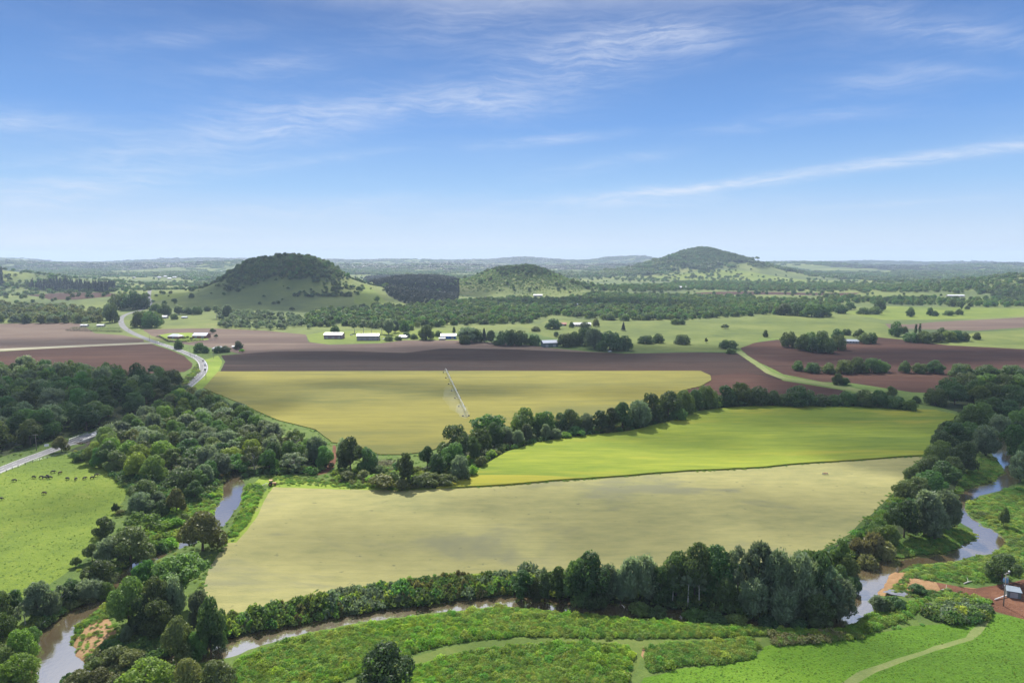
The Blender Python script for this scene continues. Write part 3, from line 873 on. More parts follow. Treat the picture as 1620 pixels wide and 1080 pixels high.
def crown_cone(seed, w, h, n, leaf, z0=0.08):
    rng = np.random.default_rng(seed)
    lay = 9
    z = rng.uniform(0, 1, n) ** 0.8
    band = (z * lay) % 1.0
    rad = (1 - z) * w * 0.5 * (0.62 + 0.42 * (1 - band)) + 0.12
    a = rng.uniform(0, 6.283, n)
    q = rng.uniform(0.45, 1.05, n) ** 0.6
    wob = 1 + 0.16 * np.sin(a * 5 + np.floor(z * lay) * 2.2)
    p = np.stack([np.cos(a) * rad * q * wob, np.sin(a) * rad * q * wob, (z0 + z * (1 - z0)) * h], 1)
    nrm = np.stack([np.cos(a), np.sin(a), np.full(n, 0.9)], 1) + rng.normal(0, 0.4, (n, 3))
    up = np.stack([np.cos(a), np.sin(a), np.full(n, -0.25)], 1)
    s = leaf * rng.uniform(0.7, 1.4, n)
    return leaf_mesh('', p, nrm, up, s, s * 0.5, rng.uniform(0, 1, n), None)


def tube(pts, rad, sides=6):
    vs, fs = [], []
    pts = [Vector(p) for p in pts]
    for i, p in enumerate(pts):
        d = (pts[min(i + 1, len(pts) - 1)] - pts[max(i - 1, 0)]).normalized()
        u = d.cross(Vector((0.31, 0.95, 0.05))).normalized(); v = d.cross(u)
        for k in range(sides):
            a = 2 * math.pi * k / sides
            vs.append(p + (u * math.cos(a) + v * math.sin(a)) * rad[i])
    for i in range(len(pts) - 1):
        for k in range(sides):
            a = i * sides + k; b_ = i * sides + (k + 1) % sides
            fs.append((a, b_, b_ + sides, a + sides))
    fs.append(tuple(range(sides))[::-1])
    fs.append(tuple(range((len(pts) - 1) * sides, len(pts) * sides)))
    return vs, fs


def trunk_mesh(name, seed, h, r, limbs, reach, material, fork=0.3):
    rng = random.Random(seed)
    V, Fc = [], []
    def add(pts, rad, s=6):
        v, f_ = tube(pts, rad, s)
        k = len(V); V.extend(v); Fc.extend(tuple(i + k for i in q) for q in f_)
    top = (rng.uniform(-.3, .3), rng.uniform(-.3, .3), h)
    mid = (rng.uniform(-.25, .25), rng.uniform(-.25, .25), h * 0.5)
    add([(0, 0, -0.9), (0, 0, 0.0), (0.02, 0, h * .12), mid, top], [r * 1.7, r * 1.35, r, r * .72, r * .22], 7)
    for i in range(limbs):
        a = 6.283 * i / limbs + rng.uniform(-.5, .5)
        z = h * rng.uniform(fork, fork + 0.35)
        L = reach * rng.uniform(.6, 1.0)
        q = Vector((math.cos(a), math.sin(a), 0))
        b0 = Vector((0, 0, z))
        add([b0, b0 + q * L * .5 + Vector((0, 0, L * .45)), b0 + q * L + Vector((0, 0, L * .7))], [r * .5, r * .32, r * .1], 5)
    me = bpy.data.meshes.new(name)
    me.from_pydata([tuple(v) for v in V], [], Fc)
    me.polygons.foreach_set('use_smooth', [True] * len(me.polygons))
    me.materials.append(material); me.update()
    return me


def dome(seed, w=12.0, h=12.0, nl=7, squash=0.8):
    """lobes of a round-headed tree of crown width w and height h"""
    rng = np.random.default_rng(seed)
    L = [(0, 0, h * 0.62, w * 0.36, squash)]
    for i in range(nl):
        a = 6.283 * i / nl + rng.uniform(-.4, .4)
        rr = w * rng.uniform(0.20, 0.29)
        d = w * 0.5 - rr * 0.95
        L.append((math.cos(a) * d, math.sin(a) * d, h * rng.uniform(0.24, 0.60), rr, squash))
    for i in range(3):
        a = rng.uniform(0, 6.283); d = w * rng.uniform(0.05, 0.2)
        rr = w * rng.uniform(0.18, 0.24)
        L.append((math.cos(a) * d, math.sin(a) * d, h - rr * 0.9, rr, squash))
    return L


PROTO = {}
# key: (crown mesh, trunk mesh, design width, design height)
def proto(key, qv, material, w, h, trunk):
    PROTO[key] = (quads_to_mesh('crown_' + key, qv[0], qv[1], material), trunk, w, h)


tk_a = trunk_mesh('trunk_broad', 1, 7.5, 0.36, 5, 4.2, M['bark'])
tk_b = trunk_mesh('trunk_slim', 2, 10.5, 0.24, 5, 2.2, M['bark'], 0.4)
tk_p = trunk_mesh('trunk_pale', 3, 11.0, 0.22, 4, 2.4, M['bark_pale'], 0.5)
PALE = trunk_mesh('trunk_pale_limbs', 12, 9.0, 0.30, 7, 4.6, M['bark_pale'], 0.3)
tk_s = trunk_mesh('trunk_shrub', 4, 1.6, 0.10, 4, 1.0, M['bark'], 0.2)
for i, (lm, n) in enumerate((('l_dark', 7500), ('l_dark', 7500), ('l_mid', 7500), ('l_mid', 7500), ('l_bright', 7500), ('l_olive', 7500))):
    proto('dome%d' % i, crown_billow(20 + i, dome(40 + i, nl=6 + i % 3), n, 0.60, zmin=-0.9, sub=18), M[lm], 12, 12, tk_a)
for i, lm in enumerate(('l_dark', 'l_dark', 'l_mid', 'l_mid', 'l_bright', 'l_olive')):
    L = [(0, 0, 7.2, 4.2, .85)] + [(math.cos(a) * 3.7, math.sin(a) * 3.7, z, 2.7, .95) for a, z in zip(np.linspace(0, 6.283, 8)[:-1] + i, (2.4, 5.0, 2.8, 4.6, 2.2, 5.2, 3.0))]
    proto('dome%db' % i, crown_billow(80 + i, L, 6000, 0.66, zmin=-0.9, sub=16), M[lm], 12, 11.4, tk_a)
for i, (lm, n_) in enumerate((('l_grey', 3000), ('l_mid', 3400), ('l_olive', 3000))):
    L = [(math.cos(a) * d_, math.sin(a) * d_, z, r, .8) for a, d_, z, r in zip(np.linspace(0, 6.283, 10)[:-1] + i * 1.3, (4.1, 3.2, 4.4, 2.6, 4.2, 3.6, 4.4, 3.0, 1.0), (6.0, 9.4, 5.2, 10.2, 6.6, 8.8, 5.6, 9.0, 11.0), (1.8, 1.7, 1.6, 1.8, 1.9, 1.6, 1.7, 1.9, 1.6))]
    proto('open%d' % i, crown_billow(95 + i, L, n_, 0.66, zmin=-0.8, sub=11, ragged=0.42), M[lm], 12, 12.4, PALE if i != 1 else tk_a)
umb = [(math.cos(a) * d, math.sin(a) * d, z, r, 0.5) for a, d, z, r in ((0.3, 3.9, 8.6, 2.2), (1.3, 3.8, 9.4, 2.1), (2.4, 4.0, 8.8, 2.2), (3.4, 3.7, 9.6, 2.1), (4.4, 4.0, 8.4, 2.3), (5.4, 3.8, 9.2, 2.2), (0, 0.2, 10.2, 2.7), (2.9, 1.9, 10.0, 2.0), (0.9, 2.0, 7.0, 1.6), (4.9, 2.2, 6.4, 1.7))]
proto('umbrella', crown_billow(31, umb, 7500, 0.6), M['l_mid'], 12, 12, trunk_mesh('trunk_spreading', 9, 8.0, 0.34, 7, 5.0, M['bark'], 0.35))
tallL = [(0, 0, 10.6, 2.0, 1.0), (1.4, .5, 8.8, 2.1, 1.0), (-1.5, -.3, 8.2, 2.2, 1.0), (.3, -1.7, 7.0, 2.2, 1.0), (-.4, 1.7, 6.4, 2.3, 1.0), (1.5, -.8, 5.2, 2.0, 1.0), (-1.5, .8, 4.4, 2.0, 1.0), (.2, 0, 3.2, 2.0, 1.0)]
proto('tall0', crown_billow(33, tallL, 6000, 0.55, sub=12), M['l_dark'], 7.2, 12.5, tk_b)
proto('tall1', crown_billow(34, tallL, 6000, 0.55, sub=12), M['l_mid'], 7.2, 12.5, tk_b)
proto('oak0', crown_spray(35, 7.0, 12.0, 95, 72, 0.85), M['l_grey'], 7, 12, tk_b)
proto('oak1', crown_spray(36, 8.0, 11.0, 95, 72, 0.85, tall=.4), M['l_grey'], 8, 11, tk_b)
gumL = [(0, 0, 11.2, 1.5, .8), (1.7, .2, 9.6, 1.4, .8), (-1.6, .6, 8.8, 1.5, .8), (.4, -1.6, 9.0, 1.3, .8), (-.4, 1.5, 7.4, 1.3, .8), (1.2, -.9, 6.6, 1.1, .8)]
proto('gum', crown_billow(37, gumL, 2600, 0.6, sub=10, ragged=0.4), M['l_grey'], 6.4, 12.6, tk_p)
proto('pine', crown_cone(38, 5.5, 14.0, 4200, 0.9), M['l_pine'], 5.5, 14, tk_b)
proto('poplar', crown_billow(39, [(0, 0, z, r, 1.3) for z, r in ((2.4, .9), (4.2, 1.2), (6.2, 1.2), (8.2, 1.0), (10.2, .7))], 2600, 0.5, sub=10), M['l_dark'], 2.8, 11.5, tk_b)
shL = [(0, 0, 1.9, 1.5, .85), (1.2, .3, 1.4, 1.2, .85), (-1.1, .5, 1.3, 1.25, .85), (.2, -1.2, 1.3, 1.2, .85), (-.3, 1.2, 1.5, 1.1, .85)]
for k, lm in (('shrub0', 'l_mid'), ('shrub1', 'l_olive'), ('shrub2', 'l_lime'), ('shrub3', 'l_dark')):
    proto(k, crown_billow(50 + len(k) + ord(lm[2]), shL, 2600, 0.36, zmin=-0.2, sub=12, ragged=0.25), M[lm], 4.8, 3.4, tk_s)
proto('cane', crown_spray(61, 5.0, 4.4, 60, 60, 0.95, z0=0.02, rise=1.7), M['l_reed'], 5.0, 4.4, tk_s)

KIND = {'dome0': ('evergreen_tree', 'dark round-headed tree'), 'dome1': ('evergreen_tree', 'dark spreading tree'), 'dome2': ('broadleaf_tree', 'mid green tree'), 'dome3': ('broadleaf_tree', 'full mid green tree'),
        'dome4': ('broadleaf_tree', 'bright green leafy tree'), 'dome5': ('broadleaf_tree', 'olive green tree'), 'umbrella': ('spreading_tree', 'flat-topped spreading tree'),
        'tall0': ('tall_tree', 'tall narrow dark tree'), 'tall1': ('tall_tree', 'tall narrow green tree'), 'oak0': ('she_oak', 'wispy grey-green tree'), 'oak1': ('she_oak', 'broad wispy grey-green tree'),
        'open0': ('open_crowned_tree', 'open grey-green tree'), 'open1': ('open_crowned_tree', 'open mid green tree'), 'open2': ('open_crowned_tree', 'open olive tree'), 'gum': ('gum_tree', 'thin pale-stemmed tree'), 'pine': ('pine_tree', 'dark conical pine'), 'poplar': ('poplar_tree', 'slim dark columnar tree'), 'shrub0': ('shrub', 'green shrub'), 'shrub1': ('shrub', 'olive brown shrub'),
        'shrub2': ('shrub', 'yellow-green shrub'), 'shrub3': ('shrub', 'dark shrub'), 'cane': ('cane_clump', 'pale cane thicket')}
SOURCE = {}
ORD = ['leftmost', 'second', 'third', 'fourth', 'fifth', 'sixth', 'seventh', 'eighth', 'ninth', 'tenth', 'eleventh', 'twelfth', 'thirteenth', 'fourteenth', 'fifteenth', 'sixteenth', 'seventeenth', 'eighteenth', 'nineteenth', 'twentieth']


def ordinal(i):
    if i < 20:
        return ORD[i]
    n = i + 1
    return '%d%s' % (n, {1: 'st', 2: 'nd', 3: 'rd'}.get(n % 10 if n % 100 not in (11, 12, 13) else 0, 'th'))


def plant(key, loc, w, h, label, group, rz=None):
    """a tree or shrub: an empty with a trunk and a crown; later ones copy the first of their kind"""
    nm = KIND[key][0]
    if key + "b" in PROTO and (h < 0.82 * w or math.hypot(loc[0], loc[1]) > 620):
        key += "b"                                            # branches down to the ground
    cm, tm, dw, dh = PROTO[key]
    if key not in SOURCE:
        e = bpy.data.objects.new(nm, None)
        a = bpy.data.objects.new('trunk', tm); b_ = bpy.data.objects.new('crown', cm)
        SOURCE[key] = (e, a, b_)
    else:
        e, a, b_ = (o.copy() for o in SOURCE[key])
    for o in (e, a, b_):
        C.objects.link(o)
    a.parent = e; b_.parent = e
    e.location = loc
    e.rotation_euler = (random.uniform(-.05, .05), random.uniform(-.05, .05), random.uniform(0, 6.283) if rz is None else rz)
    e.scale = (w / dw * random.uniform(.93, 1.07), w / dw * random.uniform(.93, 1.07), h / dh)
    tag(e, label, 'shrub' if nm in ('shrub', 'cane_clump') else 'tree', group)
    return e


DEPTH = lambda p: p[1] * cp + (CAM_H - p[2]) * sp


def plant_px(rows, where, group):
    """rows: (photo x of the stem, photo y of the base, crown width px, height px, kind); where completes each label"""
    rows = sorted(rows)
    g = at([r[0] for r in rows], [r[1] for r in rows])
    seen = {}
    tot = {}
    for r in rows:
        tot[r[4]] = tot.get(r[4], 0) + 1
    for r, p in zip(rows, g):
        dep = DEPTH(p)
        dec = math.atan2(CAM_H - p[2], math.hypot(p[0], p[1]))
        w = r[2] * dep / F * 1.04
        h = max(0.5 * w, (r[3] * dep / F - 0.30 * w * math.sin(dec)) / math.cos(dec))
        k = r[4]
        i = seen.get(k, 0); seen[k] = i + 1
        base = KIND[k][1]
        if tot[k] == 1:
            lab = base + ' ' + where
        else:
            lab = '%s %s from the left %s' % (ordinal(i), base, where) if i else 'leftmost %s %s' % (base, where)
        plant(k, tuple(p), w, h, lab, group)


D0, D1, D2, D3, D4, D5 = 'dome0', 'dome1', 'dome2', 'dome3', 'dome4', 'dome5'
plant_px([(164, 848, 31, 32, D1), (206, 884, 64, 60, D5), (224, 862, 62, 58, 'open1'), (169, 892, 34, 42, 'oak1'), (146, 888, 24, 30, D0), (159, 926, 48, 50, D0), (120, 897, 16, 17, 'shrub3'),
          (63, 976, 36, 58, 'oak0'), (84, 970, 24, 40, 'oak1'), (99, 955, 30, 36, 'open0'), (114, 946, 34, 34, D1), (135, 944, 30, 32, 'oak1'), (150, 940, 28, 34, 'oak0'), (166, 938, 26, 30, D2),
          (22, 970, 30, 38, D0), (40, 986, 30, 36, 'open0'), (4, 980, 32, 48, D1), (36, 1036, 44, 56, D4), (28, 1072, 54, 48, D4), (4, 1014, 40, 48, D2), (52, 1012, 26, 34, D3), (10, 1050, 34, 36, D2)],
         'on the creek bank below the pasture', 'trees along the creek below the cattle pasture')
plant_px([(204, 992, 58, 82, D3), (234, 960, 42, 76, 'umbrella'), (290, 956, 84, 86, 'umbrella'), (252, 986, 48, 78, D0), (277, 980, 32, 66, 'oak1'), (250, 1002, 50, 58, D1), (282, 1036, 48, 74, D5),
          (333, 1022, 48, 88, D0), (310, 1032, 32, 46, D3), (200, 1018, 14, 28, 'oak0'), (226, 1000, 36, 60, D1), (318, 1000, 34, 66, 'oak1'), (345, 1018, 26, 52, D1)],
         'in the tall clump on the creek bend', 'trees in the clump on the creek bend')
plant_px([(125, 1092, 52, 48, D5), (156, 1086, 46, 44, D5), (230, 1102, 78, 66, D4), (190, 1096, 50, 48, D5), (180, 1042, 40, 26, 'shrub1'), (207, 1046, 40, 26, 'shrub1'), (298, 1098, 44, 58, D5), (344, 1100, 58, 60, D5),
          (612, 1106, 90, 90, D0), (150, 1050, 30, 20, 'shrub0'), (236, 1052, 34, 24, 'shrub3'), (110, 1075, 30, 26, 'shrub0')],
         'at the near edge below the creek', 'trees at the near edge of the view')
plant_px([(321, 870, 64, 66, D5), (280, 810, 29, 40, D5), (257, 814, 24, 26, D1), (224, 812, 36, 36, 'oak1'), (230, 798, 46, 46, D0), (183, 810, 12, 17, 'shrub3'), (298, 782, 33, 40, D1), (309, 790, 28, 32, D0), (325, 768, 24, 35, 'oak0'),
          (190, 812, 14, 9, 'shrub1'), (250, 800, 20, 26, 'oak0'), (270, 858, 26, 20, 'shrub2'), (262, 838, 26, 18, 'shrub2'), (278, 834, 26, 18, 'shrub2'), (290, 826, 22, 16, 'shrub0'), (255, 866, 24, 18, 'shrub0')],
         'beside the muddy creek pool', 'trees beside the muddy pool')
plant_px([(555, 746, 42, 57, D0), (582, 746, 32, 40, D1), (545, 740, 22, 46, 'oak1'), (550, 760, 28, 18, 'shrub1'), (575, 759, 24, 17, 'shrub1'), (605, 773, 44, 24, 'shrub1'), (622, 764, 30, 20, 'shrub0'), (641, 770, 25, 54, 'tall0'),
          (676, 739, 24, 36, D0), (717, 731, 52, 62, D1), (692, 751, 30, 36, D0), (720, 743, 40, 46, D3), (727, 757, 28, 37, 'oak1'), (748, 726, 25, 37, D0), (760, 716, 38, 40, D2), (782, 706, 31, 40, D0), (775, 691, 62, 46, D3), (802, 703, 26, 29, 'oak1'),
          (747, 751, 20, 18, 'shrub2'), (777, 724, 20, 14, 'shrub2'), (705, 767, 36, 20, 'shrub1'), (680, 767, 40, 22, 'shrub1'), (660, 772, 28, 22, 'shrub1'), (636, 776, 26, 20, 'shrub1'), (650, 750, 22, 16, 'shrub0'), (762, 738, 20, 18, 'shrub1'), (736, 758, 22, 16, 'shrub1'), (590, 764, 26, 14, 'shrub2'), (600, 750, 26, 12, 'shrub0'), (630, 742, 24, 12, 'shrub0')],
         'in the gully above the hay field', 'trees in the gully above the hay field')
plant_px([(828, 691, 40, 48, D3), (850, 690, 26, 38, D2), (862, 689, 35, 40, D3), (885, 686, 26, 34, D1), (903, 685, 33, 40, D0), (832, 700, 16, 30, 'oak0'), (820, 706, 18, 26, 'oak0'), (863, 697, 14, 26, 'oak0'), (880, 696, 18, 18, 'oak1'), (895, 694, 20, 12, 'shrub2'), (912, 690, 30, 16, 'shrub0'), (926, 684, 24, 30, 'oak1'),
          (950, 683, 26, 36, 'tall0'), (968, 681, 28, 38, D0), (985, 679, 35, 46, D0), (1012, 676, 38, 43, 'oak1'), (1030, 669, 36, 48, D1), (1057, 663, 41, 46, D0), (1082, 656, 36, 40, D3), (1072, 664, 28, 22, D2), (1100, 650, 30, 36, D0), (1117, 646, 37, 38, D3), (1147, 642, 33, 34, D1), (1172, 641, 37, 38, D2), (1200, 641, 37, 33, D0), (1222, 641, 24, 25, D1),
          (1240, 642, 31, 21, D0), (1265, 642, 50, 35, D1), (1298, 642, 30, 21, D0), (1318, 642, 26, 20, D1), (1342, 642, 31, 26, D0), (1366, 643, 37, 29, D1), (1388, 644, 31, 28, D3), (1410, 627, 18, 17, D1), (1414, 646, 34, 23, D0), (1436, 649, 26, 22, D3), (1450, 637, 14, 12, D1)],
         'in the belt behind the yellow crop', 'trees in the belt behind the yellow crop')
plant_px([(825, 941, 32, 50, 'tall1'), (846, 941, 24, 40, D1), (862, 942, 26, 50, 'tall0'), (885, 941, 27, 56, 'tall1'), (932, 946, 66, 86, D0), (912, 946, 46, 76, D1), (962, 944, 38, 56, 'oak1'), (940, 950, 44, 50, D1), (982, 946, 30, 50, 'oak0'), (997, 946, 33, 70, 'oak0'), (1022, 946, 40, 70, 'oak1'), (1045, 950, 34, 62, D1), (1070, 945, 50, 76, D1), (1098, 946, 56, 90, D0),
          (1136, 946, 58, 86, D0), (1064, 952, 22, 62, 'gum'), (1088, 954, 28, 64, 'gum'), (1106, 955, 26, 58, 'gum'), (1166, 951, 48, 90, 'open0'), (1198, 952, 46, 94, 'oak0'), (1226, 961, 46, 90, 'oak1'), (1262, 966, 56, 92, 'oak1'), (1292, 963, 50, 94, D1), (1310, 969, 50, 86, 'open0'), (1328, 956, 40, 72, D0), (1326, 971, 46, 70, 'oak0'), (1150, 963, 40, 58, D0), (1190, 968, 46, 60, 'oak1'), (1240, 976, 46, 58, 'oak1'), (1292, 980, 50, 58, D0),
          (1278, 932, 30, 60, D3), (1302, 905, 18, 36, 'umbrella'), (1328, 910, 30, 62, 'tall1'), (1338, 918, 28, 48, D2), (1358, 864, 14, 24, D2), (1012, 962, 36, 24, 'shrub0'), (1040, 966, 36, 20, 'shrub3'), (1100, 972, 40, 22, 'shrub0'), (1130, 976, 40, 22, 'shrub3'), (1165, 980, 40, 22, 'shrub0'), (1215, 982, 40, 24, 'shrub3'), (1265, 986, 36, 22, 'shrub3')],
         'in the grove below the hay field', 'trees in the riverside grove below the hay field')
plant_px([(1497, 696, 35, 32, D1), (1528, 702, 36, 37, D3), (1492, 717, 40, 37, D0), (1522, 747, 40, 52, D0), (1485, 737, 42, 42, D3), (1470, 752, 36, 36, D1), (1494, 772, 42, 46, D0), (1442, 762, 24, 28, D1), (1467, 787, 50, 46, D3), (1432, 787, 36, 32, D0), (1452, 792, 36, 40, D1), (1430, 850, 44, 64, D0), (1400, 840, 24, 30, 'shrub0'), (1462, 846, 42, 72, 'oak0'), (1494, 836, 42, 62, 'oak1'), (1478, 853, 36, 52, 'oak0'),
          (1390, 850, 30, 32, D2), (1402, 858, 40, 36, D3), (1535, 686, 42, 47, D2), (1546, 666, 42, 37, D3), (1560, 720, 35, 47, 'oak1'), (1510, 705, 34, 40, D1), (1415, 818, 24, 26, D0), (1446, 830, 36, 44, D1), (1506, 760, 32, 40, D1), (1382, 872, 30, 30, 'cane'), (1362, 878, 30, 28, 'cane'), (1398, 876, 30, 24, 'cane'), (1372, 890, 26, 22, 'cane'), (1345, 905, 26, 34, D5), (1350, 930, 26, 30, D1)],
         'along the right bank of the river', 'trees up the right bank of the river')
plant_px([(1606, 722, 42, 56, D3), (1614, 758, 32, 47, 'oak1'), (1480, 640, 35, 30, D0), (1510, 640, 36, 34, D0), (1540, 634, 38, 36, D1), (1570, 640, 40, 38, D0), (1600, 645, 40, 38, D1), (1500, 622, 34, 28, D1), (1528, 612, 34, 26, D0), (1560, 614, 38, 28, D3), (1592, 618, 38, 30, D0), (1618, 622, 34, 34, D3), (1565, 660, 36, 34, D3), (1592, 664, 38, 36, D0), (1616, 680, 38, 40, D3), (1580, 684, 32, 34, 'oak1'), (1608, 700, 34, 38, D0), (1552, 640, 34, 32, D3), (1626, 735, 36, 44, D0), (1520, 596, 32, 24, D0), (1560, 598, 40, 24, D1), (1600, 600, 40, 26, D0), (1626, 606, 40, 26, D0)],
         'in the wood at the upper river bend', 'trees in the wood at the upper river bend')
plant_px([(1585, 920, 48, 47, D0), (1587, 832, 15, 34, 'shrub3'), (1387, 963, 21, 28, 'oak0'), (1400, 964, 30, 24, 'shrub3'), (1415, 960, 34, 22, 'shrub3'), (1452, 936, 26, 9, 'shrub3'), (1466, 752, 1, 1, 'shrub0')][:-1],
         'on open ground right of the sandbank', 'bushes right of the sandbank')
plant_px([(1262, 586, 18, 17, D1), (1285, 589, 22, 18, D0), (1310, 590, 22, 18, D1), (1335, 590, 26, 24, D0), (1355, 589, 25, 26, D1), (1378, 589, 26, 26, D0), (1395, 588, 22, 22, D3), (1431, 589, 17, 20, D1), (1455, 590, 24, 18, D0), (1478, 590, 26, 22, D1), (1325, 608, 18, 20, D0), (1335, 608, 18, 13, D0)],
         'in the hedgerow across the red soil', 'trees across the red soil')
plant_px([(1248, 549, 26, 27, D0), (1270, 554, 25, 27, D1), (1290, 557, 26, 26, D0), (1310, 558, 24, 25, D1), (1325, 553, 24, 27, D0), (1280, 546, 24, 24, D3), (1300, 541, 21, 20, D0), (1325, 534, 17, 15, D1), (1339, 530, 14, 11, D0), (1359, 534, 17, 15, D1), (1367, 543, 20, 18, D5), (1379, 543, 15, 19, D0)],
         'beside the farmhouse on the right', 'trees round the right farmhouse')
plant_px([(1416, 532, 20, 25, D1), (1431, 528, 10, 13, D0), (1447.5, 531, 5, 20, 'poplar'), (1454.5, 530, 4.5, 20, 'poplar'), (1440, 541, 22, 17, D0), (1460, 542, 24, 20, D1), (1480, 541, 26, 18, D0), (1500, 540, 24, 19, D3), (1490, 535, 20, 18, D1), (1512, 539, 22, 19, D0), (1526, 539, 16, 15, D1), (1545, 537, 12, 12, D1)],
         'in the tree island at far right', 'trees in the right farmland island')
plant_px([(1440, 501, 12, 16, D1), (1471, 499, 10, 14, D0), (1480, 500, 10, 9, D1), (1501, 499, 16, 9, D0), (1517, 498, 11, 10, D1), (1521, 491, 5, 15, 'tall0'), (1530, 489, 8, 6, D0), (1506, 485, 11, 13, D3), (1366, 497, 20, 12, D0), (1384, 497, 22, 13, D1), (1392, 492, 16, 20, D0), (1422, 479, 12, 14, D1), (1402, 478, 12, 10, D0), (1240, 498, 26, 20, D0), (1262, 499, 28, 22, D1), (1284, 501, 30, 24, D0), (1302, 501, 24, 20, D3), (1330, 496, 18, 14, D1), (1345, 490, 16, 14, D0)],
         'on the sunlit pasture at right', 'trees on the sunlit pasture at right')
plant_px([(986, 523, 8, 14, 'pine'), (965, 554, 46, 33, D0), (988, 554, 25, 25, D1), (940, 551, 29, 31, 'oak1'), (925, 546, 27, 31, D0), (910, 546, 25, 23, D1), (895, 548, 31, 23, D0), (845, 546, 22, 19, D0), (825, 546, 25, 25, D1), (1022, 543, 26, 12, D0), (1042, 542, 19, 16, D1), (1079, 544, 23, 17, D0), (1117, 542, 5, 8, 'shrub3'), (1147, 520, 12, 8, 'shrub3'), (1152, 551, 28, 15, D0), (1156, 559, 16, 10, D3), (1211, 533, 9, 12, D1), (1068, 513, 15, 11, D3), (1078, 513, 13, 10, D1),
          (904, 518, 8, 10, D0), (925, 518, 16, 10, D1), (943, 516, 10, 13, D5), (875, 520, 26, 18, D0), (848, 524, 14, 9, D5), (880, 533, 8, 9, 'oak0')],
         'round the long white farmhouse', 'trees round the middle farmhouse')
plant_px([(675, 537, 24, 26, D0), (694, 532, 12, 10, D1), (718, 529, 6, 13, 'poplar'), (740, 541, 34, 24, 'oak1'), (755, 541, 22, 22, D1), (766, 541, 11, 22, 'pine'), (777, 542, 14, 20, 'oak0'), (799, 546, 27, 26, D0), (812, 546, 18, 26, D1), (735, 544, 18, 16, D0), (786, 546, 14, 9, D0),
          (575, 529, 13, 23, 'gum'), (588, 529, 11, 20, 'gum'), (604, 528, 13, 19, 'gum'), (615, 529, 17, 25, 'oak0'), (561, 527, 13, 18, 'gum'), (530, 526, 14, 13, D2), (625, 526, 12, 20, 'oak0'), (643, 534, 14, 10, D0), (655, 536, 12, 9, D1), (615, 539, 14, 9, D0), (630, 538, 12, 8, D1), (640, 524, 16, 18, D2)],
         'about the barns beyond the soil', 'trees about the barns')
plant_px([(190, 488, 29, 27, D0), (210, 489, 33, 31, D1), (226, 488, 21, 25, D0), (178, 510, 19, 32, D1), (171, 506, 16, 26, 'oak1'), (222, 517, 24, 28, D0), (240, 518, 30, 27, D1), (247, 513, 20, 24, D3), (246, 497, 18, 18, D0), (260, 499, 20, 20, D1), (276, 505, 12, 10, D0), (283, 497, 14, 14, 'oak1'), (297, 497, 15, 12, D1), (312, 497, 16, 14, D0), (328, 492, 12, 9, D1), (303, 471, 8, 8, D0), (343, 504, 14, 21, 'gum'), (360, 504, 14, 22, 'oak0'),
          (283, 552, 14, 16, D1), (316, 557, 18, 17, D0), (326, 558, 12, 12, D1), (345, 558, 14, 12, D0), (356, 557, 16, 11, D1), (378, 552, 14, 14, D1), (383, 557, 9, 6, 'shrub2'), (336, 527, 10, 8, 'shrub3'), (342, 534, 7, 6, 'shrub3'), (291, 536, 6, 4, 'shrub1'), (297, 535, 5, 4, 'shrub1'), (303, 537, 5, 4, 'shrub1'), (462, 491, 9, 6, 'shrub3'),
          (97, 714, 24, 26, D5), (172, 702, 30, 34, 'oak1'), (190, 696, 30, 34, 'oak0'), (210, 686, 32, 34, D3), (232, 674, 30, 32, 'oak1'), (255, 661, 30, 30, D2), (272, 649, 26, 28, D3), (286, 640, 26, 26, D4), (128, 728, 24, 20, D3), (143, 733, 27, 28, D2), (158, 738, 28, 32, D3), (116, 722, 14, 8, 'shrub0'), (150, 722, 22, 26, D4), (64, 699, 10, 5, 'shrub0'), (275, 617, 18, 12, 'shrub1'), (268, 610, 16, 12, 'shrub1'), (250, 632, 30, 20, D5), (296, 618, 12, 10, 'shrub3')],
         'beside the winding road', 'trees beside the winding road')


def poisson(poly_px, spacing, tries, jitter_key=None, maxn=400):
    pp = np.array(poly_px, float)
    g = at(pp[:, 0], pp[:, 1], False)[:, :2]
    lo, hi = g.min(0), g.max(0)
    q = RNG.uniform(lo, hi, (tries, 2))
    q = q[inside(g, q[:, 0], q[:, 1])]
    cell = spacing
    grid = {}
    keep = []
    for p in q:
        c = (int(p[0] // cell), int(p[1] // cell))
        if any(math.hypot(p[0] - k[0], p[1] - k[1]) < spacing for i in (-1, 0, 1) for j in (-1, 0, 1) for k in grid.get((c[0] + i, c[1] + j), ())):
            continue
        grid.setdefault(c, []).append(p)
        keep.append(p)
        if len(keep) >= maxn:
            break
    a = np.array(keep)
    if not len(a):
        return np.zeros((0, 3))
    return np.stack([a[:, 0], a[:, 1], height(a[:, 0], a[:, 1])], 1)


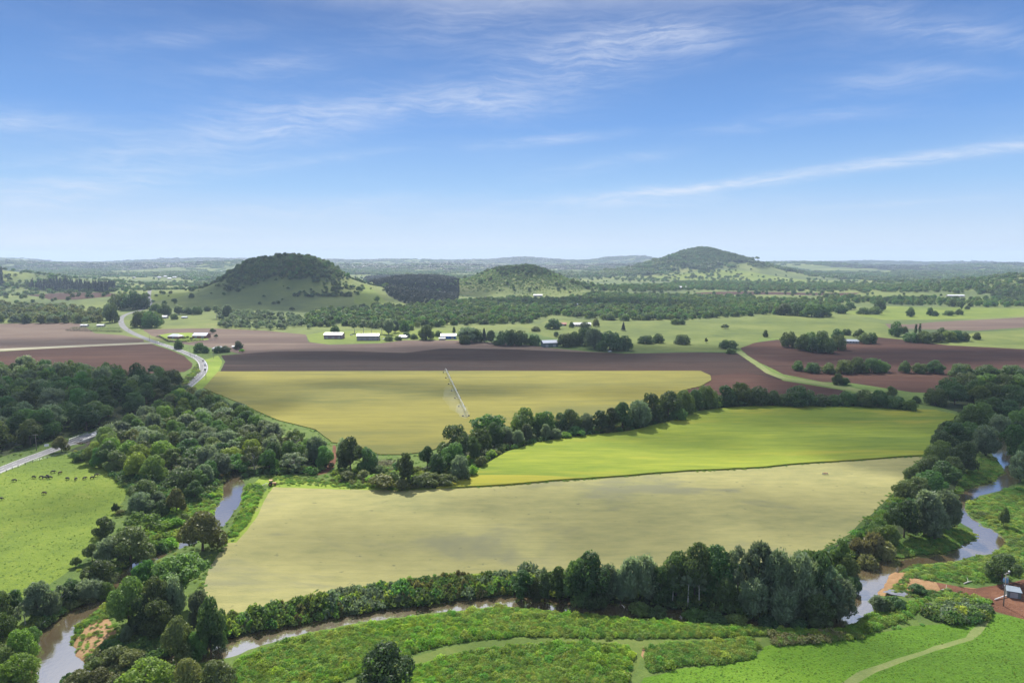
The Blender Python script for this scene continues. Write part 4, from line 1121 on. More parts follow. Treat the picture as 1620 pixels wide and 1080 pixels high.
def wood(poly, spacing, kinds, wr, hr, where, group, tries=6000):
    pts = poisson(poly, spacing, tries)
    pts = pts[(line_dist(ROAD, pts[:, 0], pts[:, 1], 7.5) > 0) & (river_dist(pts[:, 0], pts[:, 1]) > 1.0)]
    q = pts[:, 0] / pts[:, 1]
    side = np.argsort(np.argsort(q)) * 5 // len(pts)
    row = np.argsort(np.argsort(pts[:, 1])) * 4 // len(pts)
    for p, a_, r_ in zip(pts, side, row):
        k = random.choice(kinds)
        h = random.uniform(*hr)
        w = random.uniform(*wr)
        broad = 'broad ' if w > wr[0] * .35 + wr[1] * .65 else 'slim ' if w < wr[0] * .65 + wr[1] * .35 else ''
        size = 'tall ' if h > hr[0] * .3 + hr[1] * .7 else 'low ' if h < hr[0] * .7 + hr[1] * .3 else ''
        lab = '%s%s%s, %s %s part of %s' % (size, broad, KIND[k][1].replace('broad wispy', 'wispy'), ('left-end', 'left', 'central', 'right', 'right-end')[a_], ('front', 'nearer', 'farther', 'back')[r_], where)
        plant(k, tuple(p), w, h, lab, group)
    return len(pts)


nw = wood([(-60, 600), (0, 594), (60, 588), (150, 600), (240, 602), (268, 606), (280, 618), (255, 638), (215, 656), (165, 674), (140, 682), (95, 690), (72, 702), (0, 716), (-60, 730)], 13.0, (D0, D0, D1, D1, D3, D2, 'oak1', 'open0', 'open1', D0), (13, 19), (13, 19),
          'shaded forest left of road', 'trees of the shaded forest left of the road')
nw2 = wood([(292, 630), (330, 640), (395, 668), (435, 694), (495, 716), (522, 738), (495, 746), (410, 746), (350, 756), (318, 786), (300, 770), (215, 770), (207, 752), (170, 738), (160, 712), (190, 690), (240, 664)], 9.6, (D2, D3, D3, D4, D4, D0, 'oak1', 'oak1', D1, D2, 'oak0', 'open0', 'open1', 'open2', D3), (10, 15), (9, 14),
           'wood before the golden crop', 'trees of the sunlit wood by the golden crop')
print('woods', nw, nw2, len(bpy.data.objects))

# ------------------------------------------------------------------ masses nobody could count: one object each, copies of a clump made by geometry nodes from the object's own mesh
def scatter_tree():
    g = bpy.data.node_groups.new('scatter', 'GeometryNodeTree')
    g.interface.new_socket('Geometry', in_out='INPUT', socket_type='NodeSocketGeometry')
    g.interface.new_socket('Geometry', in_out='OUTPUT', socket_type='NodeSocketGeometry')
    n, l = g.nodes, g.links
    gi, go = n.new('NodeGroupInput'), n.new('NodeGroupOutput')
    def attr(nm, typ):
        a = n.new('GeometryNodeInputNamedAttribute'); a.data_type = typ; a.inputs[0].default_value = nm
        return a.outputs[0]
    sp_ = n.new('GeometryNodeSeparateGeometry'); sp_.domain = 'POINT'
    l.new(gi.outputs[0], sp_.inputs[0]); l.new(attr('clump', 'BOOLEAN'), sp_.inputs[1])
    io = n.new('GeometryNodeInstanceOnPoints')
    l.new(sp_.outputs[1], io.inputs['Points'])
    l.new(sp_.outputs[0], io.inputs['Instance'])
    l.new(attr('turn', 'FLOAT_VECTOR'), io.inputs['Rotation'])
    l.new(attr('size', 'FLOAT_VECTOR'), io.inputs['Scale'])
    l.new(io.outputs[0], go.inputs[0])
    return g


SCATTER = scatter_tree()


def scatter(name, clump, pts, size, material, tilt=0.06):
    """clump: (verts of quads, tint); pts: (n,3); size: (n,3)"""
    v, ti = clump
    n4, n = len(v), len(pts)
    if not n:
        return None
    me = bpy.data.meshes.new(name)
    me.vertices.add(n4 + n)
    me.vertices.foreach_set('co', np.vstack([v, pts]).astype(np.float32).ravel())
    q = n4 // 4
    me.loops.add(n4); me.loops.foreach_set('vertex_index', np.arange(n4, dtype=np.int32))
    me.polygons.add(q)
    me.polygons.foreach_set('loop_start', np.arange(0, n4, 4, dtype=np.int32))
    me.polygons.foreach_set('loop_total', np.full(q, 4, dtype=np.int32))
    def put(nm, typ, key, a):
        x = me.attributes.new(nm, typ, 'POINT'); x.data.foreach_set(key, a)
    put('tint', 'FLOAT', 'value', np.concatenate([np.clip(ti, 0, 1), np.zeros(n)]).astype(np.float32))
    put('clump', 'BOOLEAN', 'value', np.concatenate([np.ones(n4, bool), np.zeros(n, bool)]))
    rot = np.stack([RNG.normal(0, tilt, n), RNG.normal(0, tilt, n), RNG.uniform(0, 6.283, n)], 1)
    put('turn', 'FLOAT_VECTOR', 'vector', np.vstack([np.zeros((n4, 3)), rot]).astype(np.float32).ravel())
    put('size', 'FLOAT_VECTOR', 'vector', np.vstack([np.ones((n4, 3)), size]).astype(np.float32).ravel())
    me.materials.append(material)
    me.update(calc_edges=True)
    o = bpy.data.objects.new(name, me)
    C.objects.link(o)
    o['kind'] = 'stuff'
    md = o.modifiers.new('scatter', 'NODES'); md.node_group = SCATTER
    return o


def in_px(poly_px, n, avoid_road=False, avoid_water=0.6):
    pp = np.array(poly_px, float)
    g = at(pp[:, 0], pp[:, 1], False)[:, :2]
    lo, hi = g.min(0), g.max(0)
    area = abs(sum(g[i][0] * g[(i + 1) % len(g)][1] - g[(i + 1) % len(g)][0] * g[i][1] for i in range(len(g)))) / 2
    k = int(n * (hi - lo).prod() / max(area, 1)) + 10
    q = RNG.uniform(lo, hi, (k, 2))
    q = q[inside(g, q[:, 0], q[:, 1])]
    if avoid_road:
        q = q[line_dist(ROAD, q[:, 0], q[:, 1], 7) > 0]
    if avoid_water is not None:
        q = q[river_dist(q[:, 0], q[:, 1]) > avoid_water + RNG.uniform(0, 1.2, len(q))]
    return np.stack([q[:, 0], q[:, 1], height(q[:, 0], q[:, 1])], 1)


def sizes(n, lo, hi, zlo, zhi):
    s = RNG.uniform(lo, hi, n)
    return np.stack([s, s * RNG.uniform(.85, 1.15, n), s * RNG.uniform(zlo, zhi, n)], 1)


# clumps of unit-like size
tuft = crown_spray(71, 1.6, 1.1, 9, 16, 0.55, z0=0.02, rise=1.2)
mound = crown_billow(72, [(0, 0, .42, .62, .8), (.5, .1, .3, .45, .8), (-.45, .2, .32, .45, .8), (0, -.5, .3, .42, .8)], 240, 0.26, zmin=0.0, sub=7, ragged=0.25)
herb = crown_billow(78, [(0, 0, .34, .6, .7), (.55, .15, .24, .42, .7), (-.5, .2, .26, .45, .7), (.1, -.5, .24, .42, .7), (.2, .55, .22, .4, .7)], 420, 0.19, zmin=0.0, sub=9, ragged=0.35)
reed = crown_spray(73, 2.2, 2.6, 16, 24, 0.9, z0=0.02, rise=1.8)
far_dome = crown_billow(74, dome(90, 12, 11, 6), 620, 1.7, zmin=-0.9, sub=9)
far_dome2 = crown_billow(75, dome(91, 12, 10, 5, .9), 620, 1.7, zmin=-0.9, sub=9)
far_cone = crown_cone(76, 5.5, 15.0, 300, 2.0)
grove = crown_billow(77, [(x, y, 5, 8, .7) for x, y in ((0, 0), (14, 3), (-13, 4), (6, 12), (-7, -11), (24, -3), (-25, -2), (15, -10))], 620, 4.2, sub=7)

ROUGH1 = [(372, 1050), (420, 1028), (470, 1008), (530, 996), (600, 985), (700, 972), (800, 960), (880, 966), (1000, 978), (1100, 985), (1215, 992), (1300, 992), (1340, 985), (1380, 968), (1430, 956), (1470, 946), (1440, 972), (1410, 988), (1360, 1002), (1215, 1003), (1100, 1008), (1010, 1009), (900, 1007), (830, 1005), (760, 1010), (690, 1021), (640, 1038), (580, 1060), (540, 1076), (500, 1090), (370, 1090)]
ROUGH2 = [(655, 1058), (720, 1037), (800, 1024), (900, 1018), (990, 1024), (1003, 1038), (996, 1060), (980, 1090), (620, 1090)]
ROUGH3 = [(1022, 1046), (1030, 1026), (1060, 1020), (1130, 1016), (1185, 1011), (1200, 1018), (1190, 1040), (1150, 1048), (1080, 1052), (1030, 1064)]
MEADOW = [(1430, 912), (1442, 898), (1500, 888), (1560, 874), (1592, 852), (1578, 836), (1545, 820), (1522, 806), (1536, 790), (1566, 782), (1600, 772), (1680, 760), (1740, 900), (1620, 914), (1560, 922), (1500, 918)]
INNER = [(1365, 888), (1400, 872), (1450, 852), (1500, 832), (1540, 838), (1550, 850), (1530, 862), (1480, 872), (1400, 886)]
INNER2 = [(1498, 792), (1520, 760), (1555, 722), (1575, 722), (1590, 740), (1592, 752), (1560, 766), (1525, 778)]
def rough(name, poly, n, mats, clump=mound, size=(.7, 1.75, .55, 1.1)):
    p = in_px(poly, n)
    k = RNG.choice(len(mats), len(p), p=[w for _m, w in mats])
    # drifts: neighbouring clumps tend to be of one growth
    dr = np.sin(p[:, 0] * .10 + 1) + np.sin(p[:, 1] * .23 + p[:, 0] * .06) + .7 * np.sin(p[:, 0] * .31 - p[:, 1] * .41) + RNG.normal(0, .75, len(p))
    order = np.argsort(np.argsort(dr)) / max(1, len(p))
    cum = np.cumsum([w for _m, w in mats])
    k = np.searchsorted(cum, order).clip(0, len(mats) - 1)
    for i, (mm, _w) in enumerate(mats):
        s = k == i
        z_ = sizes(int(s.sum()), *size)
        big = RNG.uniform(0, 1, len(z_)) < .07
        z_[big] *= RNG.uniform(1.25, 1.8, (int(big.sum()), 1))
        scatter(name, clump, p[s], z_, M[mm])


rough('tall_grass', ROUGH1, 13000, (('l_lime', .30), ('l_bright', .27), ('l_meadow', .43)), herb, (.55, 1.35, .6, 1.2))
rough('tall_grass', ROUGH2, 5200, (('l_lime', .28), ('l_bright', .34), ('l_meadow', .38)), herb, (.55, 1.3, .6, 1.2))
rough('tall_grass', ROUGH3, 2300, (('l_bright', .45), ('l_meadow', .55)), herb, (.55, 1.25, .6, 1.1))
rough('meadow_grass', MEADOW, 2600, (('l_bright', .35), ('l_meadow', .55), ('l_mid', .10)), herb, (.7, 1.7, .4, .8))
rough('meadow_grass', INNER, 900, (('l_bright', .6), ('l_meadow', .4)), size=(.9, 1.7, .35, .6))
rough('meadow_grass', INNER2, 700, (('l_bright', .6), ('l_meadow', .4)), size=(.9, 1.7, .35, .6))
rough('bank_shrubbery', [(350, 1012), (356, 984), (430, 966), (500, 950), (560, 940), (640, 926), (720, 918), (812, 914), (900, 915), (900, 944), (812, 939), (740, 947), (680, 954), (600, 965), (530, 975), (470, 988), (410, 1001)], 1000, (('l_reed', .3), ('l_meadow', .3), ('l_grey', .4)), reed, (.6, 1.25, .5, 1.0))
rough('bank_shrubbery', [(350, 1012), (356, 984), (430, 966), (500, 950), (560, 940), (640, 926), (720, 918), (812, 914), (900, 915), (900, 944), (812, 939), (740, 947), (680, 954), (600, 965), (530, 975), (470, 988), (410, 1001)], 900, (('l_mid', .5), ('l_meadow', .25), ('l_grey', .25)), mound, (1.2, 3.0, .8, 1.4))
rough('bank_shrubbery', [(1345, 852), (1405, 797), (1466, 728), (1482, 733), (1432, 802), (1372, 870)], 380, (('l_bright', .5), ('l_mid', .5)), mound, (.9, 2.2, .6, 1.0))
rough('bank_shrubbery', [(900, 915), (1100, 915), (1300, 880), (1350, 870), (1345, 930), (1325, 974), (1180, 975), (1080, 965), (1000, 958), (900, 945)], 900, (('l_dark', .6), ('l_mid', .4)), mound, (1.6, 3.2, .7, 1.1))
rough('bank_shrubbery', [(1460, 965), (1490, 960), (1530, 950), (1562, 962), (1566, 972), (1540, 984), (1500, 984), (1470, 978)], 300, (('l_meadow', .2), ('l_grey', .4), ('l_mid', .4)), mound, (1.2, 2.4, .8, 1.2))
rough('bank_shrubbery', [(1480, 952), (1500, 940), (1550, 945), (1570, 952), (1550, 958)], 120, (('l_meadow', 1.0),), mound, (1.0, 1.8, .6, .9))
rough('bank_shrubbery', [(1220, 1004), (1290, 1000), (1360, 1002), (1362, 1008), (1300, 1014), (1225, 1020)], 260, (('l_meadow', .5), ('l_reed', .5)), mound, (.9, 1.7, .6, .9))
rough('creek_herbage', [(220, 800), (320, 790), (350, 765), (352, 815), (320, 842), (300, 855), (240, 872), (205, 890), (235, 850)], 900, (('l_bright', .4), ('l_lime', .35), ('l_meadow', .25)), mound, (.8, 1.8, .5, 1.0))
rough('creek_herbage', [(392, 765), (405, 765), (415, 775), (405, 800), (392, 825), (372, 848), (360, 850), (372, 830), (386, 800)], 380, (('l_lime', .7), ('l_bright', .3)), mound, (.9, 1.8, .6, 1.0))
rough('creek_herbage', [(86, 1030), (100, 1000), (130, 974), (180, 938), (196, 950), (180, 975), (150, 976), (122, 1000), (112, 1022), (125, 1040), (100, 1056), (92, 1046)], 420, (('l_bright', .5), ('l_meadow', .5)), mound, (.7, 1.5, .5, .9))
rough('creek_herbage', [(0, 1000), (50, 1000), (60, 960), (120, 935), (175, 915), (185, 890), (200, 880), (198, 905), (168, 938), (128, 956), (88, 982), (64, 1010), (58, 1045), (70, 1075), (0, 1090)], 900, (('l_mid', .4), ('l_meadow', .3), ('l_olive', .3)), mound, (1.0, 2.2, .7, 1.2))
rough('creek_herbage', [(190, 1010), (240, 1000), (350, 1010), (350, 1022), (290, 1036), (255, 1050), (215, 1066), (150, 1075), (130, 1050), (150, 1030)], 700, (('l_mid', .4), ('l_dark', .3), ('l_olive', .3)), mound, (1.0, 2.0, .6, 1.0))
rough('gully_herbage', [(530, 745), (640, 740), (700, 740), (760, 715), (765, 737), (735, 757), (690, 772), (640, 776), (560, 772), (525, 762)], 900, (('l_bright', .3), ('l_meadow', .35), ('l_olive', .35)), mound, (.8, 2.0, .6, 1.1))
rough('gully_herbage', [(420, 752), (500, 756), (560, 764), (620, 772), (560, 773), (480, 766), (428, 766)], 300, (('l_bright', .5), ('l_meadow', .5)), mound, (.6, 1.2, .5, .8))
rough('wood_understorey', [(150, 728), (300, 770), (400, 746), (500, 742), (526, 738), (500, 749), (410, 750), (352, 761), (325, 792), (240, 806), (212, 782)], 500, (('l_mid', .5), ('l_dark', .5)), mound, (1.5, 3, .7, 1.1))
rough('belt_understorey', [(760, 736), (803, 715), (850, 700), (920, 690), (1000, 681), (1060, 667), (1090, 654), (1120, 647), (1200, 642), (1300, 641), (1430, 648), (1430, 642), (1220, 636), (1130, 640), (1060, 656), (940, 680), (800, 698)], 700, (('l_dark', .5), ('l_mid', .3), ('l_olive', .2)), mound, (1.6, 3.4, .7, 1.2))
rough('road_verge_grass', [(265, 622), (285, 604), (303, 588), (312, 576), (316, 588), (300, 604), (282, 620)], 260, (('l_olive', .5), ('l_meadow', .5)), mound, (.9, 1.9, .5, .8))
rough('sand_weeds', [(112, 1026), (118, 1000), (133, 984), (152, 970), (178, 976), (190, 1002), (168, 1020), (146, 1032), (140, 1046), (120, 1044)], 70, (('l_bright', .6), ('l_meadow', .4)), herb, (.4, 1.0, .5, .9))
rough('sand_weeds', [(1400, 938), (1440, 934), (1500, 930), (1545, 938), (1490, 942), (1430, 945), (1440, 908), (1428, 912)], 60, (('l_mid', .6), ('l_meadow', .4)), herb, (.4, 1.0, .5, .9))
# tussocks grazed round in the pastures
pst = in_px([(0, 752), (60, 732), (100, 720), (150, 735), (200, 765), (190, 790), (160, 840), (135, 880), (100, 908), (60, 936), (0, 952)], 1500)
scatter('pasture_tussocks', tuft, pst[:900], sizes(min(900, len(pst)), .15, .4, .4, .7), M['l_bright'])
pst = in_px([(1030, 1080), (1080, 1060), (1200, 1045), (1260, 1010), (1370, 1006), (1500, 988), (1555, 972), (1600, 975), (1700, 1000), (1700, 1090)], 5200)
pp_ = np.array([(1316, 1090), (1358, 1062), (1418, 1040), (1478, 1022), (1526, 1007), (1545, 990), (1558, 970), (1572, 972), (1556, 993), (1538, 1012), (1482, 1030), (1424, 1048), (1372, 1069), (1342, 1090)], float)
gg_ = at(pp_[:, 0], pp_[:, 1], False)
pst = pst[~inside(gg_, pst[:, 0], pst[:, 1])]
scatter('pasture_tussocks', tuft, pst[:2200], sizes(min(2200, len(pst)), .14, .34, .3, .55), M['l_lime'])

# ragged headlands along the crops
for (nm, mk, _p, key), pl in zip(REGIONS, REG_POLY):
    if mk in ('tan', 'yellow', 'golden') and key != 'x':
        seg_ = np.hypot(*(np.roll(pl, -1, 0) - pl).T)
        n = int(seg_.sum() / 1.1)
        k = RNG.choice(len(pl), n, p=seg_ / seg_.sum())
        q = pl[k] + (np.roll(pl, -1, 0)[k] - pl[k]) * RNG.uniform(0, 1, (n, 1)) + RNG.normal(0, .7, (n, 2))
        q = q[np.hypot(q[:, 0], q[:, 1]) < 620]
        q = q[np.sin(q[:, 0] * .21) + np.sin(q[:, 1] * .27 + 1) + RNG.normal(0, .6, len(q)) > -.5]
        scatter('headland_grass', herb, np.stack([q[:, 0], q[:, 1], height(q[:, 0], q[:, 1])], 1), sizes(len(q), .35, .95, .4, .9), M['l_bright'])
# knee-high growth over all the open rough ground
n = 16000
q = np.stack([RNG.uniform(-420, 460, n), RNG.uniform(110, 480, n)], 1)
q = q[(np.abs(q[:, 0]) < q[:, 1] * .80 + 15)]
free = (line_dist(ROAD, q[:, 0], q[:, 1], 6.5) > 0) & (river_dist(q[:, 0], q[:, 1]) > .8)
for (nm, mk, _p, key), pl in zip(REGIONS, REG_POLY):
    if nm not in ('forest_floor', 'riverbank') and mk != 'meadow':
        free &= ~inside(pl, q[:, 0], q[:, 1])
q = q[free]
q = np.stack([q[:, 0], q[:, 1], height(q[:, 0], q[:, 1])], 1)
k = RNG.uniform(0, 1, len(q))
for lo, hi, mm in ((0, .4, 'l_meadow'), (.4, .75, 'l_bright'), (.75, 1, 'l_mid')):
    s = (k >= lo) & (k < hi)
    scatter('rough_grass', mound, q[s], sizes(int(s.sum()), .45, 1.3, .4, .8), M[mm])

# far country
def far_wood(name, poly, n, clump, material, size, avoid=True):
    p = in_px(poly, n, avoid_road=avoid, avoid_water=None)
    return scatter(name, clump, p, sizes(len(p), *size), M[material])


far_wood('pine_plantation', [(574, 446), (580, 438), (640, 436), (718, 439), (726, 455), (724, 474), (700, 482), (645, 482), (612, 466)], 9500, far_dome, 'l_pine', (.45, .75, 1.0, 1.35))
far_wood('pine_plantation', [(42, 452), (110, 449), (186, 458), (170, 464), (100, 462), (60, 460)], 420, far_cone, 'l_pine', (1.0, 1.5, 1.0, 1.4))
far_wood('pine_plantation', [(-60, 435), (0, 432), (10, 440), (4, 452), (-60, 455)], 200, far_cone, 'l_pine', (1.0, 1.5, 1.0, 1.4))
WL = [(470, 507), (500, 494), (560, 488), (640, 486), (720, 478), (800, 472), (880, 475), (940, 464), (1060, 468), (1190, 470), (1205, 484), (1190, 500), (1080, 506), (1000, 507), (960, 509), (880, 498), (830, 512), (700, 516), (640, 524), (560, 516), (490, 518)]
far_wood('woodland', WL, 2600, far_dome, 'l_mid', (.6, 1.1, .8, 1.1))
far_wood('woodland', WL, 1500, far_dome2, 'l_dark', (.6, 1.1, .8, 1.1))
WF = [(-80, 486), (0, 484), (60, 486), (120, 490), (165, 498), (168, 510), (120, 512), (0, 512), (-80, 514)]
far_wood('woodland', WF, 330, far_dome, 'l_olive', (.8, 1.3, .9, 1.2))
far_wood('woodland', WF, 200, far_dome2, 'l_grey', (.8, 1.3, .9, 1.2))
WG = [(350, 492), (420, 497), (470, 500), (490, 520), (420, 522), (345, 519)]
far_wood('woodland', WG, 150, far_dome2, 'l_grey', (.6, 1.1, .8, 1.2))
for poly, n in (([(900, 446), (1100, 446), (1330, 449), (1620, 452), (1800, 455), (1800, 466), (1560, 466), (1350, 458), (1100, 459), (940, 460)], 2600),
                ([(1140, 476), (1240, 474), (1330, 476), (1340, 494), (1240, 499), (1190, 498)], 500), ([(1300, 470), (1620, 474), (1800, 480), (1800, 488), (1560, 486), (1400, 482), (1320, 478)], 420),
                ([(0, 448), (60, 452), (140, 454), (190, 462), (150, 463), (60, 458), (0, 455)], 200), ([(1560, 455), (1700, 455), (1700, 478), (1600, 482), (1570, 470)], 300)):
    far_wood('woodland', poly, n, far_dome if n > 400 else far_dome2, 'l_mid' if n > 400 else 'l_dark', (.6, 1.2, .8, 1.1))
# scrub on the three hills
def hill_scrub(px, dep, sx, sy, zlo, n, clump, material, size, side=None):
    cx = (px - 810) / F * dep
    q = np.stack([RNG.normal(cx, sx, n), RNG.normal(dep, sy, n)], 1)
    z = height(q[:, 0], q[:, 1])
    dens = sstep(z, zlo - 8, zlo + 30) + 0.25 * np.sin(q[:, 0] / 37) * np.sin(q[:, 1] / 41)
    s = RNG.uniform(0, 1, n) < dens
    if side is not None:
        s &= side(q[:, 0] - cx, q[:, 1] - dep, z)
    p = np.stack([q[s, 0], q[s, 1], z[s]], 1)
    scatter('hill_scrub', clump, p, sizes(len(p), *size), M[material])


hill_scrub(450, 1750, 130, 110, 52, 7000, far_dome, 'l_dark', (.55, 1.0, .6, .9))
hill_scrub(450, 1750, 130, 110, 50, 2500, far_dome2, 'l_mid', (.4, 1.2, .6, 1.2))
hill_scrub(450, 1750, 110, 90, 70, 300, far_dome, 'l_dark', (.8, 1.5, .8, 1.2))
hill_scrub(447, 1750, 190, 150, 16, 260, far_dome2, 'l_dark', (.3, .7, .6, .9))
hill_scrub(818, 2150, 90, 80, 60, 1500, far_dome, 'l_dark', (.6, 1.1, .7, 1.0))
hill_scrub(818, 2150, 140, 130, 8, 13000, far_dome2, 'l_bright', (.22, .5, .3, .55))
hill_scrub(818, 2150, 140, 130, 14, 400, far_dome, 'l_mid', (.3, .6, .5, .8))
hill_scrub(1112, 3950, 330, 300, 50, 11000, far_dome, 'l_dark', (1.0, 1.8, .6, .9), lambda x, y, z: (z > 86) | (x < -60))
hill_scrub(1112, 3950, 330, 300, 40, 260, far_dome2, 'l_mid', (.7, 1.3, .6, .9))
hill_scrub(1730, 2000, 170, 170, 22, 700, far_dome2, 'l_olive', (.5, .9, .7, .9))
p = at(RNG.uniform(464, 555, 70), np.concatenate([RNG.uniform(467, 469.5, 50), RNG.uniform(455, 470, 20)]))
scatter('hill_scrub', far_dome2, p, sizes(len(p), .4, .9, .7, 1.0), M['l_dark'])
# scattered paddock trees and the wooded plain beyond
n = 24000
ang = RNG.uniform(R(-44), R(44), n); dd = 1900 * (12000 / 1900) ** RNG.uniform(0, 1, n)
q = np.stack([np.sin(ang) * dd, np.cos(ang) * dd], 1)
pat = np.sin(q[:, 0] / 410 + 1.1) * np.sin(q[:, 1] / 530 + .3) + .8 * np.sin(q[:, 0] / 170 + q[:, 1] / 350) + .5 * np.sin(q[:, 0] / 730 - q[:, 1] / 290)
zq = height(q[:, 0], q[:, 1])
cover = (pat + RNG.normal(0, .35, n) + 0.5 * (zq > 60)) > 0.0
k = cover & (dd > 2300) & (dd < 4600)
scatter('far_woodland', far_dome2, np.stack([q[k, 0], q[k, 1], zq[k]], 1), sizes(int(k.sum()), .8, 1.5, .6, .9), M['l_mid'])
k = (cover | ((zq > 42) & (dd > 5200) & (RNG.uniform(0, 1, n) < .8))) & (dd >= 3600)
scatter('far_woodland', grove, np.stack([q[k, 0], q[k, 1], zq[k] - 1], 1), sizes(int(k.sum()), .8, 2.0, .55, .8), M['l_dark'])
k = (~cover) & (RNG.uniform(0, 1, n) < .12) & (dd > 1900) & (dd < 5000)
scatter('paddock_trees', far_dome, np.stack([q[k, 0], q[k, 1], zq[k]], 1), sizes(int(k.sum()), .6, 1.1, .7, 1.0), M['l_dark'])

# forest along the far ridges
for (rx, ry), dep, s, n in ((RIDGE1, 6200, 420, 2600), (RIDGE2, 9800, 620, 4200)):
    px = RNG.uniform(-300, 1950, n)
    y = RNG.normal(dep - s * .35, s, n)
    x = (px - 810) / F * y
    ok = np.sin(x / 330 + dep) * np.sin(y / 410) + .7 * np.sin(x / 790 + 1) + RNG.normal(0, .3, n) > -.35
    x, y = x[ok], y[ok]
    scatter('ridge_forest', grove, np.stack([x, y, height(x, y) - 1.5], 1), sizes(len(x), 1.6, 3.2, .28, .42), M['l_pine'])

# ------------------------------------------------------------------ small mesh builder
class MB:
    def __init__(s):
        s.v, s.f = [], []
    def raw(s, vs, fs):
        k = len(s.v); s.v.extend(tuple(p) for p in vs); s.f.extend(tuple(i + k for i in q) for q in fs); return s
    def box(s, x0, x1, y0, y1, z0, z1):
        return s.raw([(x0, y0, z0), (x1, y0, z0), (x1, y1, z0), (x0, y1, z0), (x0, y0, z1), (x1, y0, z1), (x1, y1, z1), (x0, y1, z1)],
                     [(3, 2, 1, 0), (4, 5, 6, 7), (0, 1, 5, 4), (1, 2, 6, 5), (2, 3, 7, 6), (3, 0, 4, 7)])
    def tube(s, pts, r, sides=6):
        v, f_ = tube(pts, r if hasattr(r, '__len__') else [r] * len(pts), sides); return s.raw(v, f_)
    def wheel(s, x, y, z, r, w, axis='y', n=14):
        vs, fs = [], []
        prof = ((-w / 2, r * .55), (-w / 2, r * .94), (-w * .3, r), (w * .3, r), (w / 2, r * .94), (w / 2, r * .55))
        for (o, q) in prof:
            for k in range(n):
                a = 6.283185 * k / n
                vs.append((x + q * math.cos(a), y + o, z + q * math.sin(a)) if axis == 'y' else (x + o, y + q * math.cos(a), z + q * math.sin(a)))
        m = len(prof)
        for i in range(m - 1):
            for k in range(n):
                fs.append((i * n + k, i * n + (k + 1) % n, (i + 1) * n + (k + 1) % n, (i + 1) * n + k))
        fs.append(tuple(range(n))[::-1]); fs.append(tuple(range((m - 1) * n, m * n)))
        return s.raw(vs, fs)
    def build(s, name, material, parent=None, smooth=False):
        o = mesh_obj(name, s.v, s.f, material, parent, smooth)
        bm = bmesh.new(); bm.from_mesh(o.data); bmesh.ops.recalc_face_normals(bm, faces=bm.faces); bm.to_mesh(o.data); bm.free()
        return o


def copy_tree(o, parent=None):
    c = o.copy(); C.objects.link(c)
    if parent:
        c.parent = parent
    for ch in [k for k in o.children]:
        copy_tree(ch, c)
    return c


# ------------------------------------------------------------------ buildings
def windows(e, side_y, x0, x1, n, z0, z1, ww, sign):
    for i in range(n):
        x = x0 + (x1 - x0) * (i + .5) / n
        fr = MB().box(x - ww / 2 - .08, x + ww / 2 + .08, side_y - .05, side_y + .05, z0 - .08, z1 + .08).build('window', M['white'], e)
        MB().box(x - ww / 2, x + ww / 2, side_y + sign * .055, side_y + sign * .075, z0, z1).build('pane', M['glass'], fr)


